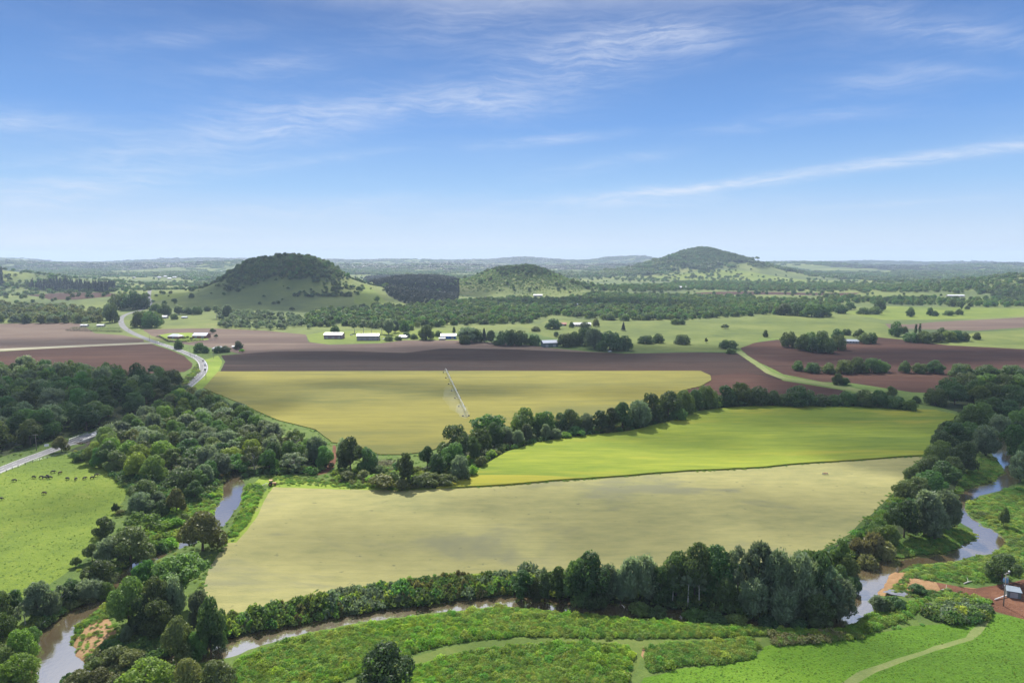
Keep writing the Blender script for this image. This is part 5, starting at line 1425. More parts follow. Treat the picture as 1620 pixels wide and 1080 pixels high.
def building(name, label, cat, px, py, w, d, wh, rh, yaw, wall, roof, style='gable', doors=0, wins=0, group=None, over=.5):
    p = at(px, py)[0]
    e = thing(name, label, cat, tuple(p), yaw, group)
    X, Y = w / 2, d / 2
    if style == 'gable':
        v = [(-X, -Y, -1), (X, -Y, -1), (X, Y, -1), (-X, Y, -1), (-X, -Y, wh), (X, -Y, wh), (X, Y, wh), (-X, Y, wh), (-X, 0, wh + rh - .08), (X, 0, wh + rh - .08)]
        MB().raw(v, [(0, 1, 5, 4), (2, 3, 7, 6), (1, 2, 6, 9, 5), (3, 0, 4, 8, 7)]).build('wall', M[wall], e)
        o = over; sl_ = rh / Y
        b = MB()
        for s in (-1, 1):
            a = [(-X - o, s * (Y + o), wh - o * sl_), (X + o, s * (Y + o), wh - o * sl_), (X + o, 0, wh + rh), (-X - o, 0, wh + rh)]
            b.raw(a + [(q[0], q[1], q[2] + .12) for q in a], [(0, 1, 2, 3), (7, 6, 5, 4), (0, 4, 5, 1), (1, 5, 6, 2), (3, 2, 6, 7), (0, 3, 7, 4)])
        b.build('roof', M[roof], e)
    elif style == 'hip':
        MB().box(-X, X, -Y, Y, -1, wh).build('wall', M[wall], e)
        o = over; rx = max(.5, X - Y * .8)
        b = MB().raw([(-X - o, -Y - o, wh), (X + o, -Y - o, wh), (X + o, Y + o, wh), (-X - o, Y + o, wh), (-rx, 0, wh + rh), (rx, 0, wh + rh)],
                     [(0, 1, 5, 4), (1, 2, 5), (2, 3, 4, 5), (3, 0, 4), (3, 2, 1, 0)])
        b.build('roof', M[roof], e)
    else:                                                     # skillion: higher at the back
        MB().raw([(-X, -Y, -1), (X, -Y, -1), (X, Y, -1), (-X, Y, -1), (-X, -Y, wh), (X, -Y, wh), (X, Y, wh + rh), (-X, Y, wh + rh)],
                 [(0, 1, 5, 4), (1, 2, 6, 5), (2, 3, 7, 6), (3, 0, 4, 7)]).build('wall', M[wall], e)
        o = over
        a = [(-X - o, -Y - o, wh - .05), (X + o, -Y - o, wh - .05), (X + o, Y + o, wh + rh + .1), (-X - o, Y + o, wh + rh + .1)]
        MB().raw(a + [(q[0], q[1], q[2] + .14) for q in a], [(3, 2, 1, 0), (4, 5, 6, 7), (0, 1, 5, 4), (1, 2, 6, 5), (2, 3, 7, 6), (3, 0, 4, 7)]).build('roof', M[roof], e)
    for i in range(doors):
        x = -X + w * (i + .5) / doors
        dw = min(w / doors * .55, 3.6); dh = min(wh * .86, 3.4)
        dd = MB().box(x - dw / 2, x + dw / 2, -Y - .06, -Y + .04, -.05, dh).build('door', M['door'], e)
        MB().box(x + dw * .36, x + dw * .42, -Y - .12, -Y - .06, dh * .42, dh * .5).build('handle', M['steel'], dd)
    if wins:
        windows(e, -Y, -X * .9, X * .9, wins, wh * .38, wh * .8, min(1.6, w / wins * .5), -1)
    return e


building('barn', 'mauve barn with pale roof, left of the grey barn', 'barn', 529, 535, 25, 13, 5.6, 2.4, R(-3), 'wall_mauve', 'roof_white', doors=3)
building('barn', 'grey barn with pale roof at the edge of the ploughed soil', 'barn', 583, 537.5, 29, 14, 6.4, 2.0, R(3), 'wall_grey', 'roof_white', doors=4)
building('barn', 'bright blue shed with white roof beside the trees', 'shed', 710, 535.5, 21, 11, 4.6, 2.2, R(4), 'wall_blue', 'roof_white', doors=2)
building('lean_to', 'low pale shelter in front of the blue shed', 'shed', 699.5, 537.5, 8, 4, 2.2, .7, R(4), 'wall_cream', 'roof_grey', 'skillion', doors=1)
building('farmhouse', 'low white-roofed house among bushes right of the grey barn', 'house', 637, 535, 13, 8, 2.8, 1.8, R(-8), 'wall_cream', 'roof_white', 'hip', wins=4)
building('farmhouse', 'brick house with pale hip roof behind the clipped hedge', 'house', 278, 535, 17, 11, 3.2, 3.0, R(-14), 'wall_brick', 'roof_white', 'hip', doors=1, wins=4)
building('garage', 'long white-roofed shed right of the brick house', 'shed', 319, 534, 19.5, 13, 3.6, 3.2, R(-4), 'wall_brick', 'roof_white', doors=2)
building('farmhouse', 'pale-roofed house half hidden by garden trees at the road bend', 'house', 346, 554.5, 13, 9, 3.0, 2.4, R(10), 'wall_cream', 'roof_grey', 'hip', wins=4)
building('garden_shed', 'tiny white shed beside the roadside garden tree', 'shed', 371, 551, 4.5, 3.5, 2.6, .9, R(5), 'wall_cream', 'roof_white', doors=1)
building('machinery_shed', 'big grey-walled shed with white roof at the soil edge', 'shed', 869, 548, 19, 12, 5.4, 2.6, R(14), 'wall_teal', 'roof_white', doors=2)
building('garden_shed', 'small white-roofed shed hidden under the dark trees', 'shed', 917, 543, 7, 6, 3.2, 1.4, R(10), 'wall_cream', 'roof_white', doors=1)
building('farmhouse', 'long white farmhouse on the green rise', 'house', 919, 516, 31, 12, 3.6, 2.4, R(2), 'wall_cream', 'roof_white', doors=1, wins=7)
building('garage', 'small red-roofed outbuilding left of the long white farmhouse', 'shed', 891, 515, 10, 7, 3, 2, R(-6), 'wall_brick', 'roof_red', doors=1)
building('farmhouse', 'dark low farmhouse with pale roof between clumps at right', 'house', 1344, 542.5, 20, 9, 3.0, 1.9, R(-10), 'wall_grey', 'roof_grey', doors=1, wins=5)
building('shed', 'white-roofed shed across the paddock behind road trees', 'shed', 259, 503.5, 14, 9, 3.2, 2, R(0), 'wall_cream', 'roof_white', doors=2)
building('shed', 'low pale shelter right of the paddock shed', 'shed', 292, 503.5, 9, 6, 2.4, .8, R(0), 'wall_cream', 'roof_grey', 'skillion', doors=1)
building('shed', 'white shed on the slope of the middle hill', 'shed', 851, 469, 24, 10, 4, 2, R(0), 'wall_cream', 'roof_white', doors=2)
building('shed', 'pale blue roofed shed in the central woodland', 'shed', 914, 485, 20, 12, 4.5, 2.5, R(10), 'wall_grey', 'roof_grey', doors=1)
building('shed', 'white shed at the foot of the right hill', 'shed', 1081, 457, 30, 14, 6, 3, R(0), 'wall_cream', 'roof_white', doors=2)
building('shed', 'long white shed roof among the distant trees at right', 'shed', 1511, 470, 42, 12, 4.5, 2, R(-4), 'wall_cream', 'roof_white', doors=3)
building('shed', 'cream shed below the far ridge at right', 'shed', 1345, 439, 60, 22, 7, 4, R(0), 'wall_brick', 'roof_white', doors=3)
for i, x in enumerate((131, 137, 160)):
    building('shade_house', '%s white-topped shade house behind the double hedge' % ('leftmost', 'middle', 'rightmost')[i], 'greenhouse', x, 516.5, (4.5, 4.5, 11)[i], 6, 2.6, 1.0, 0, 'wall_cream', 'roof_white', doors=1, group='shade houses behind the double hedge')
tp = [(252, 440), (258, 437), (262, 439), (270, 436), (276, 440), (281, 434), (287, 438), (292, 436), (296, 433), (301, 438), (306, 440), (311, 435), (315, 431), (319, 437), (324, 433), (328, 439), (333, 432), (337, 436), (341, 431), (346, 434), (350, 430), (299, 441), (268, 442), (212, 440), (218, 437), (147, 439)]
h0 = None
for i, (x, y) in enumerate(tp):
    lab = 'tiny pale-roofed house in the far town left of the wooded hill'
    if h0 is None:
        h0 = building('town_house', lab, 'house', x, y, 20, 11, 5, 4, R(8), 'wall_cream', 'roof_white', 'hip', group='houses of the far town', over=1.0)
    else:
        h = copy_tree(h0); h.location = tuple(at(x, y)[0]); h.rotation_euler.z = random.uniform(-.6, .6)
        s = random.uniform(.7, 1.3); h.scale = (s, s, s)

# pump house, its pipe, tank and mast on the dirt yard
PX = at(1604.5, 943)[0]
e = building('pump_house', 'small dark pump shed with pale flat roof on red dirt', 'shed', 1602, 942, 3.8, 3.0, 2.1, .3, R(-24), 'wall_teal', 'roof_dull', 'skillion', doors=1, over=.25)
a, b_ = at(1574, 948)[0], at(1603, 940.5)[0]
pz = max(a[2], b_[2])
MBp = MB().tube([(a[0], a[1], a[2] + .3), ((a[0] + b_[0]) / 2, (a[1] + b_[1]) / 2, pz + .45), (b_[0], b_[1], pz + .5)], .17, 8)
o = MBp.build('pipe', M['pvc'], smooth=True); tag(o, 'white water pipe running from the pump shed over dirt', 'pipe')
pc = at(1590, 930)[0]
e = thing('water_tank', 'blue tank on a stand left of the pump shed', 'tank', tuple(pc))
b = MB()
for k in range(4):
    b.tube([(math.cos(k * 1.57 + .7) * .6, math.sin(k * 1.57 + .7) * .6, -.3), (math.cos(k * 1.57 + .7) * .5, math.sin(k * 1.57 + .7) * .5, 2.0)], .07, 5)
b.build('stand', M['steel'], e)
b = MB(); b.tube([(0, 0, 2.0), (0, 0, 2.1), (0, 0, 3.2), (0, 0, 3.45), (0, 0, 3.5)], [.75, .8, .8, .6, .15], 14); b.build('tank_body', M['tank'], e, True)
pc = at(1594, 932)[0]
e = thing('mast', 'thin mast topped with a white ball beside the pump shed', 'mast', tuple(pc))
MB().tube([(0, 0, -.3), (0, 0, 6.0)], [.07, .05], 6).build('pole', M['steel'], e)
b = MB(); b.tube([(0, 0, 5.9), (0, 0, 6.02), (0, 0, 6.25), (0, 0, 6.45), (0, 0, 6.55)], [.06, .25, .33, .24, .04], 10); b.build('ball', M['white'], e, True)


def power_pole(px, py, h, label, rz, cross2=False, group='power poles'):
    p = at(px, py)[0]
    e = thing('power_pole', label, 'power pole', tuple(p), rz, group)
    MB().tube([(0, 0, -.5), (0, 0, h)], [.19, .12], 8).build('pole', M['timber'], e, True)
    for i, z in enumerate((h - .35, h - 1.6)[:2 if cross2 else 1]):
        w = 1.25 if i == 0 else .9
        c = MB().box(-w, w, -.16, -.04, z - .07, z + .07).build('crossarm', M['timber'], e)
        b = MB()
        for x in (-w * .85, -w * .3, w * .3, w * .85):
            b.tube([(x, -.1, z + .07), (x, -.1, z + .3)], [.06, .04], 6)
        b.build('insulators', M['white'], c)
    return e


power_pole(1587.5, 957, 11.2, 'two-armed timber power pole beside the pump shed', R(25), True)
for i, (x, y, h, lb) in enumerate(((58, 712, 9.5, 'power pole at the forest edge above the cattle pasture'), (326, 600, 10, 'power pole on the grass right of the road curve'), (338, 567, 10, 'power pole inside the road curve by the dark soil'),
                                    (301, 563, 11, 'tall power pole left of the road curve'), (275.5, 551, 10, 'power pole below the brick house hedge'), (236.7, 539, 10, 'power pole beside the gravel lane turnoff'),
                                    (309, 549, 8, 'short power pole left of the garden trees'), (204, 524, 9, 'power pole at the far road bend'))):
    power_pole(x, y, h, lb, R(20 + i * 13))

# ------------------------------------------------------------------ vehicles
def car(label, px, py, paint, heading=None, van=False, group='vehicles on the winding road', lane=1.7):
    p = at(px, py)[0]
    if heading is None:
        k = int(np.argmin(np.hypot(ROAD[:, 0] - p[0], ROAD[:, 1] - p[1])))
        tg = ROAD[min(k + 1, len(ROAD) - 1)] - ROAD[max(k - 1, 0)]
        heading = math.atan2(tg[1], tg[0])
        n = np.array([-tg[1], tg[0]]) / np.hypot(*tg)
        s = np.sign(np.dot(p[:2] - ROAD[k], n)) or 1
        p[:2] = ROAD[k] + n * s * lane
        p[2] = height(p[0], p[1]) + .02
    e = thing('van' if van else 'car', label, 'van' if van else 'car', tuple(p), heading, group)
    L = 5.4 if van else 4.5
    prof = ([(-.5, .35), (-.5, 1.1), (-.49, 2.15), (-.42, 2.35), (.24, 2.35), (.38, 1.55), (.49, 1.2), (.5, .75), (.5, .35)] if van else
            [(-.5, .38), (-.5, .85), (-.44, .98), (-.30, 1.40), (.05, 1.46), (.20, 1.02), (.42, .90), (.5, .72), (.5, .36)])
    b = MB(); vs = []; n = len(prof)
    for s in (-1, 1):
        for (x, z) in prof:
            tuck = .0 if z < 1.0 else .10 * (z - 1.0) / .5
            vs.append((x * L, s * (.92 - min(tuck, .2)), z))
    b.raw(vs, [tuple(range(n))[::-1], tuple(range(n, 2 * n))] + [(i, (i + 1) % n, n + (i + 1) % n, n + i) for i in range(n)])
    b.build('body', M[paint], e)
    g = MB()
    z0, z1 = (1.3, 2.1) if van else (.98, 1.36)
    for s in (-1, 1):
        y = s * (.885 if van else .90)
        g.raw([(-.26 * L if not van else .02 * L, y, z0), ((.15 if not van else .32) * L, y, z0), (.06 * L if not van else .24 * L, y - s * .1, z1), (-.25 * L if not van else .02 * L, y - s * .1, z1)], [(0, 1, 2, 3)])
    xa, xb = (.245, .375) if van else (.055, .195)
    za, zb = (2.28, 1.6) if van else (1.44, 1.05)
    g.raw([(xa * L + .02, -.72, za), (xa * L + .02, .72, za), (xb * L + .02, .8, zb), (xb * L + .02, -.8, zb)], [(0, 1, 2, 3)])
    if not van:
        g.raw([(-.435 * L - .02, -.8, 1.02), (-.435 * L - .02, .8, 1.02), (-.31 * L - .02, .72, 1.38), (-.31 * L - .02, -.72, 1.38)], [(0, 1, 2, 3)])
    g.build('window', M['glass'], e)
    for x in (-.31, .31):
        for s in (-1, 1):
            w = MB().wheel(x * L, s * .82, .33, .33, .22).build('wheel', M['tyre'], e)
            MB().wheel(x * L, s * .90, .33, .19, .1, n=10).build('rim', M['steel'], w)
    for s in (-1, 1):
        MB().box(L * .5 - .03, L * .5 + .02, s * .62 - .18, s * .62 + .18, .62, .78).build('headlight', M['lamp'], e)
    return e


car('white car nearest the brick house on the road', 254.3, 541.5, 'car_white')
car('white car entering the top of the road curve', 317, 563, 'car_white')
car('dark car leading the line on the road curve', 325, 571.5, 'car_dark')
car('white van in the line on the road curve', 325.5, 576.5, 'car_white', van=True)
car('white car close behind the van on the curve', 325, 582, 'car_white')
car('dark car tailing the line on the road curve', 323.5, 586, 'car_dark')
car('black car at the foot of the road curve by the trees', 291, 614.5, 'car_dark')
car('white car at the far road bend by the pasture trees', 194, 509.5, 'car_white')
car('white car crossing the creek bridge', 147, 688, 'car_white')
car('small white car parked under the middle farm trees', 965, 556.5, 'car_white', R(20), group='parked vehicles')
car('white car parked right of the grey barn', 607, 536.5, 'car_white', R(80), group='parked vehicles')
car('silver car parked behind the mauve barn', 556, 530.5, 'car_silver', R(10), group='parked vehicles')

# tractor with a raking arm at the corner of the hay field
p = at(430.5, 767.5)[0]
e = thing('tractor', 'small orange-roofed tractor with side arm at the hay field corner', 'tractor', tuple(p), R(8))
MB().box(.1, 1.9, -.42, .42, .75, 1.45).build('bonnet', M['machine'], e)
MB().box(-1.3, .1, -.6, .6, .6, 1.2).build('chassis', M['car_dark'], e)
b = MB()
for x in (-1.1, .05):
    for y in (-.62, .62):
        b.box(x - .05, x + .05, y - .05, y + .05, 1.2, 2.6)
b.build('cab_frame', M['car_dark'], e)
MB().box(-1.35, .3, -.8, .8, 2.6, 2.74).build('cab_roof', M['machine'], e)
MB().box(-.75, -.2, -.3, .3, 1.2, 1.75).build('seat', M['tyre'], e)
for x, y, r, w in ((-.75, -.95, .85, .45), (-.75, .95, .85, .45), (1.45, -.75, .5, .3), (1.45, .75, .5, .3)):
    wv2 = MB().wheel(x, y, r, r, w).build('wheel', M['tyre'], e)
    MB().wheel(x, y, r, r * .5, w + .06, n=10).build('rim', M['machine'], wv2)
b = MB(); b.tube([(-1.2, 0, 1.0), (-2.6, -.2, 1.3), (-4.6, -.6, .35)], .12, 6); b.build('side_arm', M['pvc'], e)
MB().box(-5.3, -4.4, -1.1, -.1, .1, .45).build('rake', M['machine'], e)
p = at(1305.5, 750.5)[0]
e = thing('disc_plough', 'small dark plough left standing in the hay field', 'plough', tuple(p), R(15))
b = MB().box(-1.6, 1.6, -.08, .08, .7, .85).box(-.08, .08, -1.2, 1.0, .7, .85); b.build('frame', M['machine'], e)
for k in range(6):
    MB().wheel(-1.4 + k * .56, .2, .42, .42, .08, 'x', 10).build('disc', M['steel'], e)
b = MB().tube([(0, -1.2, .75), (0, -2.4, .45)], .07, 6); b.build('drawbar', M['car_dark'], e)

# travelling irrigator over the golden crop
A, B = at(705, 590)[0], at(737, 659)[0]
A[2] = height(A[0], A[1]); B[2] = height(B[0], B[1])
LEN = float(np.hypot(*(B - A)[:2])); yaw = math.atan2(B[1] - A[1], B[0] - A[0])
e = thing('irrigator', 'long white travelling irrigator spanning the golden crop', 'irrigator', tuple(A), yaw)
NS = 6; SP = LEN / NS
for k in range(NS):
    x0 = k * SP
    arch = [(x0 + SP * u, 0, 4.6 + .9 * math.sin(math.pi * u)) for u in np.linspace(0, 1, 9)]
    b = MB(); b.tube(arch, .075, 6)
    low = [(q[0], s, q[2] - 1.0 * math.sin(math.pi * i / 8) - .1) for s in (-.35, .35) for i, q in enumerate(arch)]
    for s in (0, 1):
        b.tube(low[s * 9:s * 9 + 9], .04, 4)
        for i in range(1, 8):
            b.tube([arch[i], low[s * 9 + i]], .06, 4)
            b.tube([arch[i], low[s * 9 + min(8, i + 1)]], .05, 4)
    span = b.build('span', M['steel'], e)
    d = MB()
    for i in range(1, 9):
        d.tube([(x0 + SP * i / 9, 0, 4.9), (x0 + SP * i / 9, 0, 2.6)], .03, 4)
    d.build('dropper', M['pvc'], span)
for k in range(NS + 1):
    x = k * SP
    b = MB()
    for s in (-1, 1):
        b.tube([(x, 0, 4.6), (x, s * 1.9, .7)], .08, 5)
        b.tube([(x, s * .9, 2.7), (x, -s * 1.7, 1.0)], .05, 4)
    b.box(x - .08, x + .08, -1.9, 1.9, .6, .75)
    t_ = b.build('tower', M['steel'], e)
    for s in (-1, 1):
        MB().wheel(x, s * 2.1, .62, .62, .3, 'x', 12).build('wheel', M['tyre'], t_)
# the drifting spray: a low closed body of fine water drops along the pipe
def mist(name, a, b_, wid, hgt, density, off):
    u = np.array([b_[0] - a[0], b_[1] - a[1]]); L = np.hypot(*u); u /= L; n = np.array([-u[1], u[0]])
    bm = bmesh.new()
    bmesh.ops.create_icosphere(bm, subdivisions=4, radius=1.0)
    for v in bm.verts:
        w = 1 + .12 * math.sin(v.co.x * 7 + v.co.y * 5) + .08 * math.sin(v.co.x * 17 + 2)
        v.co = Vector((v.co.x * L / 2, v.co.y * wid * w, v.co.z * hgt * w))
    me = bpy.data.meshes.new(name); bm.to_mesh(me); bm.free()
    m = bpy.data.materials.new('spray_drops'); m.use_nodes = True
    t = NT(m.node_tree); t.n.clear()
    o_ = t.new('ShaderNodeOutputMaterial'); v = t.new('ShaderNodeVolumePrincipled')
    v.inputs['Density'].default_value = density; v.inputs['Color'].default_value = (.95, .97, 1, 1)
    t.l.new(v.outputs[0], o_.inputs['Volume'])
    me.materials.append(m)
    o = bpy.data.objects.new(name, me); C.objects.link(o)
    c = (np.array(a[:2]) + np.array(b_[:2])) / 2 + n * off
    o.location = (c[0], c[1], max(a[2], b_[2]) + hgt * .95 + .5)
    o.rotation_euler.z = math.atan2(u[1], u[0]); o['kind'] = 'stuff'


mist('spray_mist', A + (B - A) * .42, A + (B - A) * .99, 7.0, 1.8, .006, -4.5)
mist('spray_mist', A + (B - A) * .82, A + (B - A) * 1.07, 4.5, 1.8, .014, -1.5)

# ------------------------------------------------------------------ cattle
def cow_mesh():
    me = bpy.data.meshes.new('cow_body')
    V = [(-.15, 0, 1.05), (.45, 0, 1.08), (-.75, 0, 1.12), (.78, 0, 1.12), (1.05, 0, .98), (1.32, 0, .62), (1.5, 0, .30),
         (-.98, 0, 1.05), (-1.08, 0, .7), (-1.1, 0, .4)]
    Rr = [.40, .38, .36, .27, .19, .16, .10, .10, .04, .05]
    E = [(0, 1), (0, 2), (1, 3), (3, 4), (4, 5), (5, 6), (2, 7), (7, 8), (8, 9)]
    for x, j in ((.55, 1), (-.8, 2)):
        for s in (-1, 1):
            k = len(V)
            dx = -.10 if x < 0 else 0
            V += [(x, s * .24, .80), (x + dx, s * .25, .42), (x, s * .25, .03)]; Rr += [.17, .085, .075]
            E += [(j, k), (k, k + 1), (k + 1, k + 2)]
    for s in (-1, 1):
        k = len(V); V += [(1.22, s * .24, .80)]; Rr += [.045]; E += [(5, k)]
    me.from_pydata(V, E, []); me.update()
    o = bpy.data.objects.new('cow_tmp', me); C.objects.link(o)
    sk = o.modifiers.new('skin', 'SKIN'); o.modifiers.new('sub', 'SUBSURF').levels = 1
    for v, r in zip(me.skin_vertices[0].data, Rr):
        v.radius = (r, r)
    me.skin_vertices[0].data[0].use_root = True
    dg = bpy.context.evaluated_depsgraph_get()
    out_ = bpy.data.meshes.new_from_object(o.evaluated_get(dg))
    bpy.data.objects.remove(o)
    out_.polygons.foreach_set('use_smooth', [True] * len(out_.polygons))
    out_.name = 'cow'
    out_.materials.clear(); out_.materials.append(M['cow'])
    return out_


cm_ = cow_mesh()
cm_b = cm_.copy(); cm_b.materials.clear(); cm_b.materials.append(M['cow_brown'])
cows = sorted([(23, 762), (54, 757), (65.5, 757), (71, 758), (75.5, 755.5), (79.5, 757.5), (84, 748.5), (95, 750), (107, 759), (120, 759.5), (134, 758), (146, 757), (153, 753), (70.5, 782), (1, 791)])
for i, (x, y) in enumerate(cows):
    br = i in (4, 9)
    o = bpy.data.objects.new('cow', cm_b if br else cm_)
    C.objects.link(o)
    p = at(x, y)[0]
    o.location = (p[0], p[1], p[2] + .02); o.rotation_euler = (0, 0, [0.3, 3.4, 2.9, .2, 3.0, .5, 2.7, 3.3, .4, 1.4, 2.9, 1.7, 1.2, 1.0, .3][i]); o.scale = (1.0, 1.05, 1.0)
    tag(o, ('dark brown' if br else 'black') + ' cow grazing on the bright pasture, %s from the left' % (ordinal(i) if i else 'first'), 'cow', 'cattle on the bright pasture')

# ------------------------------------------------------------------ clipped hedges, fences, bridge, sign, logs
def hedge(label, pts, hgt, wid, material='l_hedge', group=None):
    g = at([q[0] for q in pts], [q[1] for q in pts])
    P, N, U, T = [], [], [], []
    rng = np.random.default_rng(int(pts[0][0]))
    for a, b_ in zip(g[:-1], g[1:]):
        L = np.hypot(*(b_ - a)[:2]); u = (b_ - a)[:2] / L; nn = np.array([-u[1], u[0]])
        n = int(L * 26)
        s = rng.uniform(0, L, n); face = rng.integers(0, 3, n)
        y = np.where(face == 0, wid / 2, np.where(face == 1, -wid / 2, rng.uniform(-wid / 2, wid / 2, n))) + rng.normal(0, .08, n)
        z = np.where(face == 2, hgt, rng.uniform(0, hgt, n)) + rng.normal(0, .09, n) + .15 * np.sin(s * 1.3)
        x = a[0] + u[0] * s + nn[0] * y; yy = a[1] + u[1] * s + nn[1] * y
        P.append(np.stack([x, yy, a[2] + (b_[2] - a[2]) * s / L + z], 1))
        nr_ = np.where(face[:, None] == 2, np.array([0, 0, 1.0]), np.stack([nn[0] * np.sign(y), nn[1] * np.sign(y), 0 * y + .2], 1)) + rng.normal(0, .4, (n, 3))
        N.append(nr_); U.append(unit(n, rng)); T.append(rng.uniform(0, 1, n))
    P = np.vstack(P); n = len(P)
    s = rng.uniform(.35, .7, n)
    v, ti = leaf_mesh('', P, np.vstack(N), np.vstack(U), s, s * .75, np.concatenate(T), None)
    c = g.mean(0)
    e = thing('hedge', label, 'hedge', tuple(c), 0, group)
    f_ = bpy.data.objects.new('foliage', quads_to_mesh('hedge_foliage', v - np.tile(c, (len(v), 1)), ti, M[material]))
    C.objects.link(f_); f_.parent = e
    b = MB()
    for a, b2 in zip(g[:-1], g[1:]):
        m_ = max(2, int(np.hypot(*(b2 - a)[:2]) / 6))
        for k in range(m_):
            q = a + (b2 - a) * (k + .5) / m_ - c
            b.tube([(q[0], q[1], q[2] - .3), (q[0], q[1], q[2] + hgt * .85)], [.09, .04], 5)
    b.build('stems', M['bark'], e)


hedge('long clipped dark hedge in front of the brick house', [(253, 533), (267, 541), (290, 540.6), (322, 538.2)], 1.9, 1.5)
hedge('short clipped dark hedge by the road left of brick house', [(247.5, 533.5), (254, 532.5)], 1.8, 1.6)
hedge('low front hedge of the double hedge beside the pale soil', [(104, 523.2), (140, 524), (193, 525.5)], 2.4, 2.2)
hedge('taller rear hedge before the white shade houses', [(112, 520.6), (150, 520.8), (190, 521.8)], 3.4, 2.6, 'l_dark')


def fence(label, pts, step, hgt, cat='fence', rails=2, group='fences'):
    g = at([q[0] for q in pts], [q[1] for q in pts])
    c = g[0]
    e = thing('fence', label, cat, tuple(c), 0, group)
    d = np.concatenate([[0], np.cumsum(np.hypot(*np.diff(g[:, :2], axis=0).T))])
    n = max(2, int(d[-1] / step))
    post = MB().box(-.10, .10, -.10, .10, -.4, hgt)
    me = post.build('post', M['timber'], e)
    Q = []
    for k in range(n + 1):
        u = d[-1] * k / n
        q = np.array([np.interp(u, d, g[:, 0]), np.interp(u, d, g[:, 1])])
        z = float(height(q[0], q[1]))
        Q.append((q[0] - c[0], q[1] - c[1], z - c[2]))
        o = me if k == 0 else me.copy()
        if k:
            C.objects.link(o)
        o.location = Q[-1]
    for r in range(rails):
        MB().tube([(q[0], q[1], q[2] + hgt * (.9 - .4 * r)) for q in Q], .03, 4).build('wire', M['steel'], e)


fence('post fence along the far side of the cattle pasture', [(0, 750), (30, 738), (70, 726), (100, 719)], 4, 1.25)
fence('post fence on the wood side of the cattle pasture', [(100, 719), (115, 722), (150, 734)], 4, 1.25)
fence('dark post fence between garden trees and dark soil', [(330, 561), (352, 561.3), (380, 561)], 4.5, 1.5)
fence('line of thin stakes right of the brick house hedge', [(322, 540), (340, 539)], 4, 1.8)

# bridge where the road crosses the creek
k0 = int(np.argmin(np.hypot(ROAD[:, 0] - at(118, 697.5)[0][0], ROAD[:, 1] - at(118, 697.5)[0][1])))
k1 = int(np.argmin(np.hypot(ROAD[:, 0] - at(150, 686)[0][0], ROAD[:, 1] - at(150, 686)[0][1])))
seg = ROAD[min(k0, k1):max(k0, k1) + 1]
c = seg.mean(0)
e = thing('road_bridge', 'grey concrete road bridge over the creek by the pasture', 'bridge', (c[0], c[1], 0))
nb = side_normals(seg)
for s in (-1, 1):
    b = MB()
    q = [(p_[0] - c[0] + n_[0] * s * 4.45, p_[1] - c[1] + n_[1] * s * 4.45) for p_, n_ in zip(seg, nb)]
    for u, v in zip(q[:-1], q[1:]):
        w = np.array([v[0] - u[0], v[1] - u[1]]); w /= np.hypot(*w); nn = np.array([-w[1], w[0]]) * .13
        b.raw([(u[0] - nn[0], u[1] - nn[1], -1.2), (v[0] - nn[0], v[1] - nn[1], -1.2), (v[0] + nn[0], v[1] + nn[1], -1.2), (u[0] + nn[0], u[1] + nn[1], -1.2),
               (u[0] - nn[0], u[1] - nn[1], .25), (v[0] - nn[0], v[1] - nn[1], .25), (v[0] + nn[0], v[1] + nn[1], .25), (u[0] + nn[0], u[1] + nn[1], .25)],
              [(3, 2, 1, 0), (4, 5, 6, 7), (0, 1, 5, 4), (1, 2, 6, 5), (2, 3, 7, 6), (3, 0, 4, 7)])
    b.build('kerb_beam', M['concrete'], e)
    r = MB()
    r.tube([(u[0], u[1], .95) for u in q], .07, 5); r.tube([(u[0], u[1], .6) for u in q], .06, 5)
    r.build('guard_rail', M['steel'], e)
    for u in q[::2]:
        MB().box(u[0] - .07, u[0] + .07, u[1] - .07, u[1] + .07, .25, 1.0).build('rail_post', M['steel'], e)
for f_ in (.3, .7):
    k = int(len(seg) * f_); q = seg[k] - c
    MB().tube([(q[0], q[1], -3.0), (q[0], q[1], -.1)], [.7, .6], 10).build('pier', M['concrete'], e)
p = at(74, 709)[0]
e = thing('road_sign', 'white blank-backed road sign on the verge before the bridge', 'sign', tuple(p), R(35))
MB().box(-.05, .05, .03, .11, -.3, 2.6).build('post', M['steel'], e)
MB().box(-1.1, 1.1, -.03, .03, 1.3, 2.7).build('panel', M['white'], e)
# dead stem and heap of cut branches in the gully
p = at(597.5, 743)[0]
e = thing('dead_tree', 'bare pale dead trunk beside the dark gully trees', 'tree', tuple(p))
MB().tube([(0, 0, -.4), (.1, 0, 3), (-.1, .1, 6.2), (.25, 0, 8.6)], [.28, .22, .16, .05], 7).build('trunk', M['bark_pale'], e, True)
for k, (z, a) in enumerate(((4.2, .4), (5.6, 2.9), (6.6, 4.6))):
    MB().tube([(0, 0, z), (math.cos(a) * 1.0, math.sin(a), z + .9), (math.cos(a) * 1.7, math.sin(a) * 1.7, z + 2.0)], [.11, .08, .03], 5).build('branch', M['bark_pale'], e)
rng = np.random.default_rng(5)
p = at(607, 735)[0]
n = 900
P = np.stack([rng.normal(0, 4.5, n), rng.normal(0, 5.0, n), np.zeros(n)], 1); P[:, 2] = np.abs(rng.normal(0, 1.0, n)) * np.exp(-(P[:, 0] ** 2 + P[:, 1] ** 2) / 40) + .15
v, ti = leaf_mesh('', P, rng.normal(0, 1, (n, 3)), unit(n, rng) * np.array([1, 1, .3]), rng.uniform(.8, 2.8, n), np.full(n, .14), rng.uniform(0, 1, n), None)
o = bpy.data.objects.new('brush_pile', quads_to_mesh('brush_pile', v, ti, M['l_dead'])); C.objects.link(o); o.location = tuple(p)
tag(o, 'heap of dead pinkish branches behind the gully shrubs', 'brush pile')
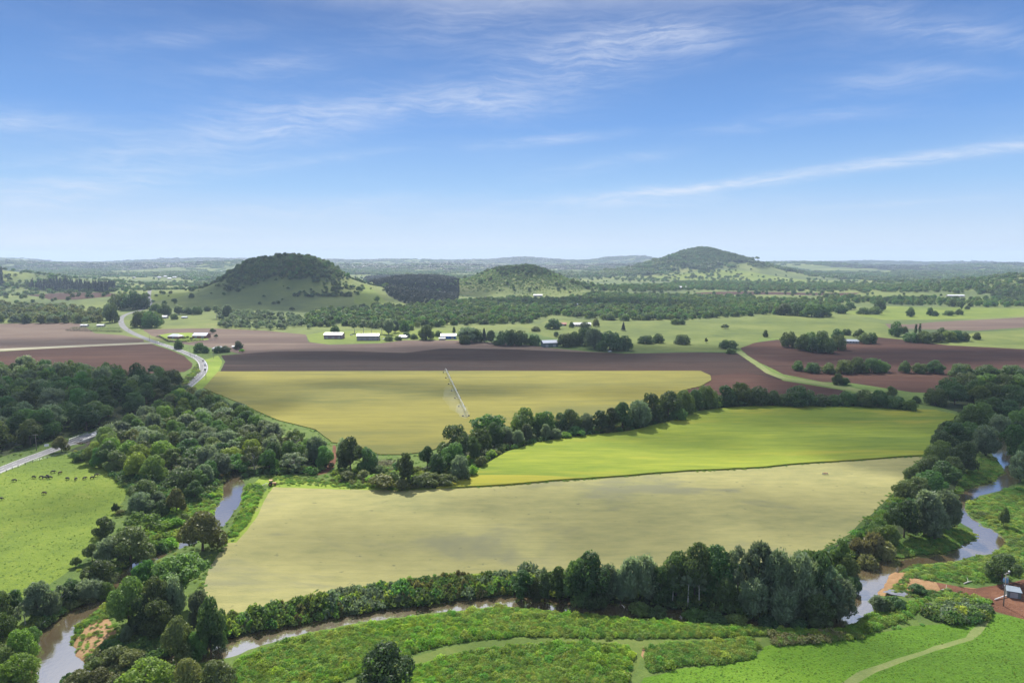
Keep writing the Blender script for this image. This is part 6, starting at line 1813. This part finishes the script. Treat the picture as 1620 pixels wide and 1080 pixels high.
for i, (x, y, L, a, lb) in enumerate(((1532, 921, 4.5, .4, 'bleached log lying on the red bank left of the round tree'), (1497, 931.5, 3.2, .1, 'short pale log on the orange sandbank'), (53, 993, 6.5, 1.0, 'leaning bare pale branch over the creek edge'), (1083, 971, 3.5, 2.2, 'broken pale branch at the water under the grove'))):
    p = at(x, y)[0]
    e = thing('fallen_log', lb, 'log', tuple(p), a)
    MB().tube([(-L / 2, 0, .1), (0, .1, .3), (L / 2, 0, .25 + (.25 * L if i >= 2 else 0))], [.22, .2, .1], 7).build('stem', M['bark_pale'], e, True)
    MB().tube([(0, .1, .3), (.5, .7, .9), (1.0, 1.3, 1.3)], [.1, .07, .03], 5).build('branch', M['bark_pale'], e)

# ------------------------------------------------------------------ fair-weather clouds above the valley (they shade parts of it, as in the photograph)
CLOUD_Z = 2000.0
def cloud_over(px, py, rx, ry, th, rot):
    g = at(px, py, False)[0]
    k = (CLOUD_Z - g[2]) / math.tan(SUN_EL)
    return g[0] + math.sin(SUN_AZ) * k, g[1] + math.cos(SUN_AZ) * k, rx, ry, th, R(rot)


bm = bmesh.new()
for i, (cx, cy, rx, ry, th, rot) in enumerate((cloud_over(120, 640, 150, 120, 60, 20), cloud_over(420, 470, 330, 150, 75, -10), cloud_over(1530, 680, 150, 170, 60, 10), 
                                               cloud_over(900, 815, 75, 38, 45, 5), cloud_over(780, 555, 330, 60, 60, 4), cloud_over(950, 480, 260, 110, 60, -6), cloud_over(390, 640, 45, 30, 40, 0), cloud_over(620, 850, 70, 22, 35, -6), cloud_over(1180, 800, 90, 24, 40, 4), cloud_over(560, 605, 90, 16, 35, 2), cloud_over(1330, 700, 60, 24, 35, 0), cloud_over(120, 790, 26, 16, 30, 10), cloud_over(1000, 620, 70, 20, 35, 3), cloud_over(1450, 560, 200, 60, 50, 4), cloud_over(120, 540, 180, 36, 45, 4), cloud_over(760, 615, 70, 18, 40, 3),
                                               cloud_over(1100, 405, 420, 420, 90, 8), cloud_over(640, 455, 240, 130, 80, 0), cloud_over(1100, 690, 70, 22, 35, -4), cloud_over(60, 450, 260, 160, 70, 12), cloud_over(1250, 1000, 26, 14, 30, 0), cloud_over(1500, 445, 500, 160, 70, 5))):
    if math.atan2(CLOUD_Z - 90 - CAM_H, math.hypot(cx, cy) + max(rx, ry)) < R(23) and abs(cx) < cy:
        continue
    b2 = bmesh.new()
    bmesh.ops.create_icosphere(b2, subdivisions=4, radius=1.0)
    c_, s_ = math.cos(rot), math.sin(rot)
    for v in b2.verts:
        q = v.co
        w = 1 + .16 * math.sin(q.x * 4.1 + i) * math.sin(q.y * 3.7 + i * 2) + .10 * math.sin(q.x * 9 + q.y * 7 + i)
        x, y, z = q.x * rx * w, q.y * ry * w, q.z * th * (1.1 if q.z > 0 else .55) * w
        v.co = Vector((cx + x * c_ - y * s_, cy + x * s_ + y * c_, CLOUD_Z + z))
    me = bpy.data.meshes.new('t'); b2.to_mesh(me); b2.free(); bm.from_mesh(me); bpy.data.meshes.remove(me)
me = bpy.data.meshes.new('clouds'); bm.to_mesh(me); bm.free()
m = bpy.data.materials.new('cloud_vapour'); m.use_nodes = True
t = NT(m.node_tree); t.n.clear()
o_ = t.new('ShaderNodeOutputMaterial'); v = t.new('ShaderNodeVolumePrincipled')
v.inputs['Density'].default_value = .0135; v.inputs['Color'].default_value = (.98, .98, 1, 1)
t.l.new(v.outputs[0], o_.inputs['Volume'])
me.materials.append(m)
o = bpy.data.objects.new('clouds', me); C.objects.link(o); o['kind'] = 'stuff'
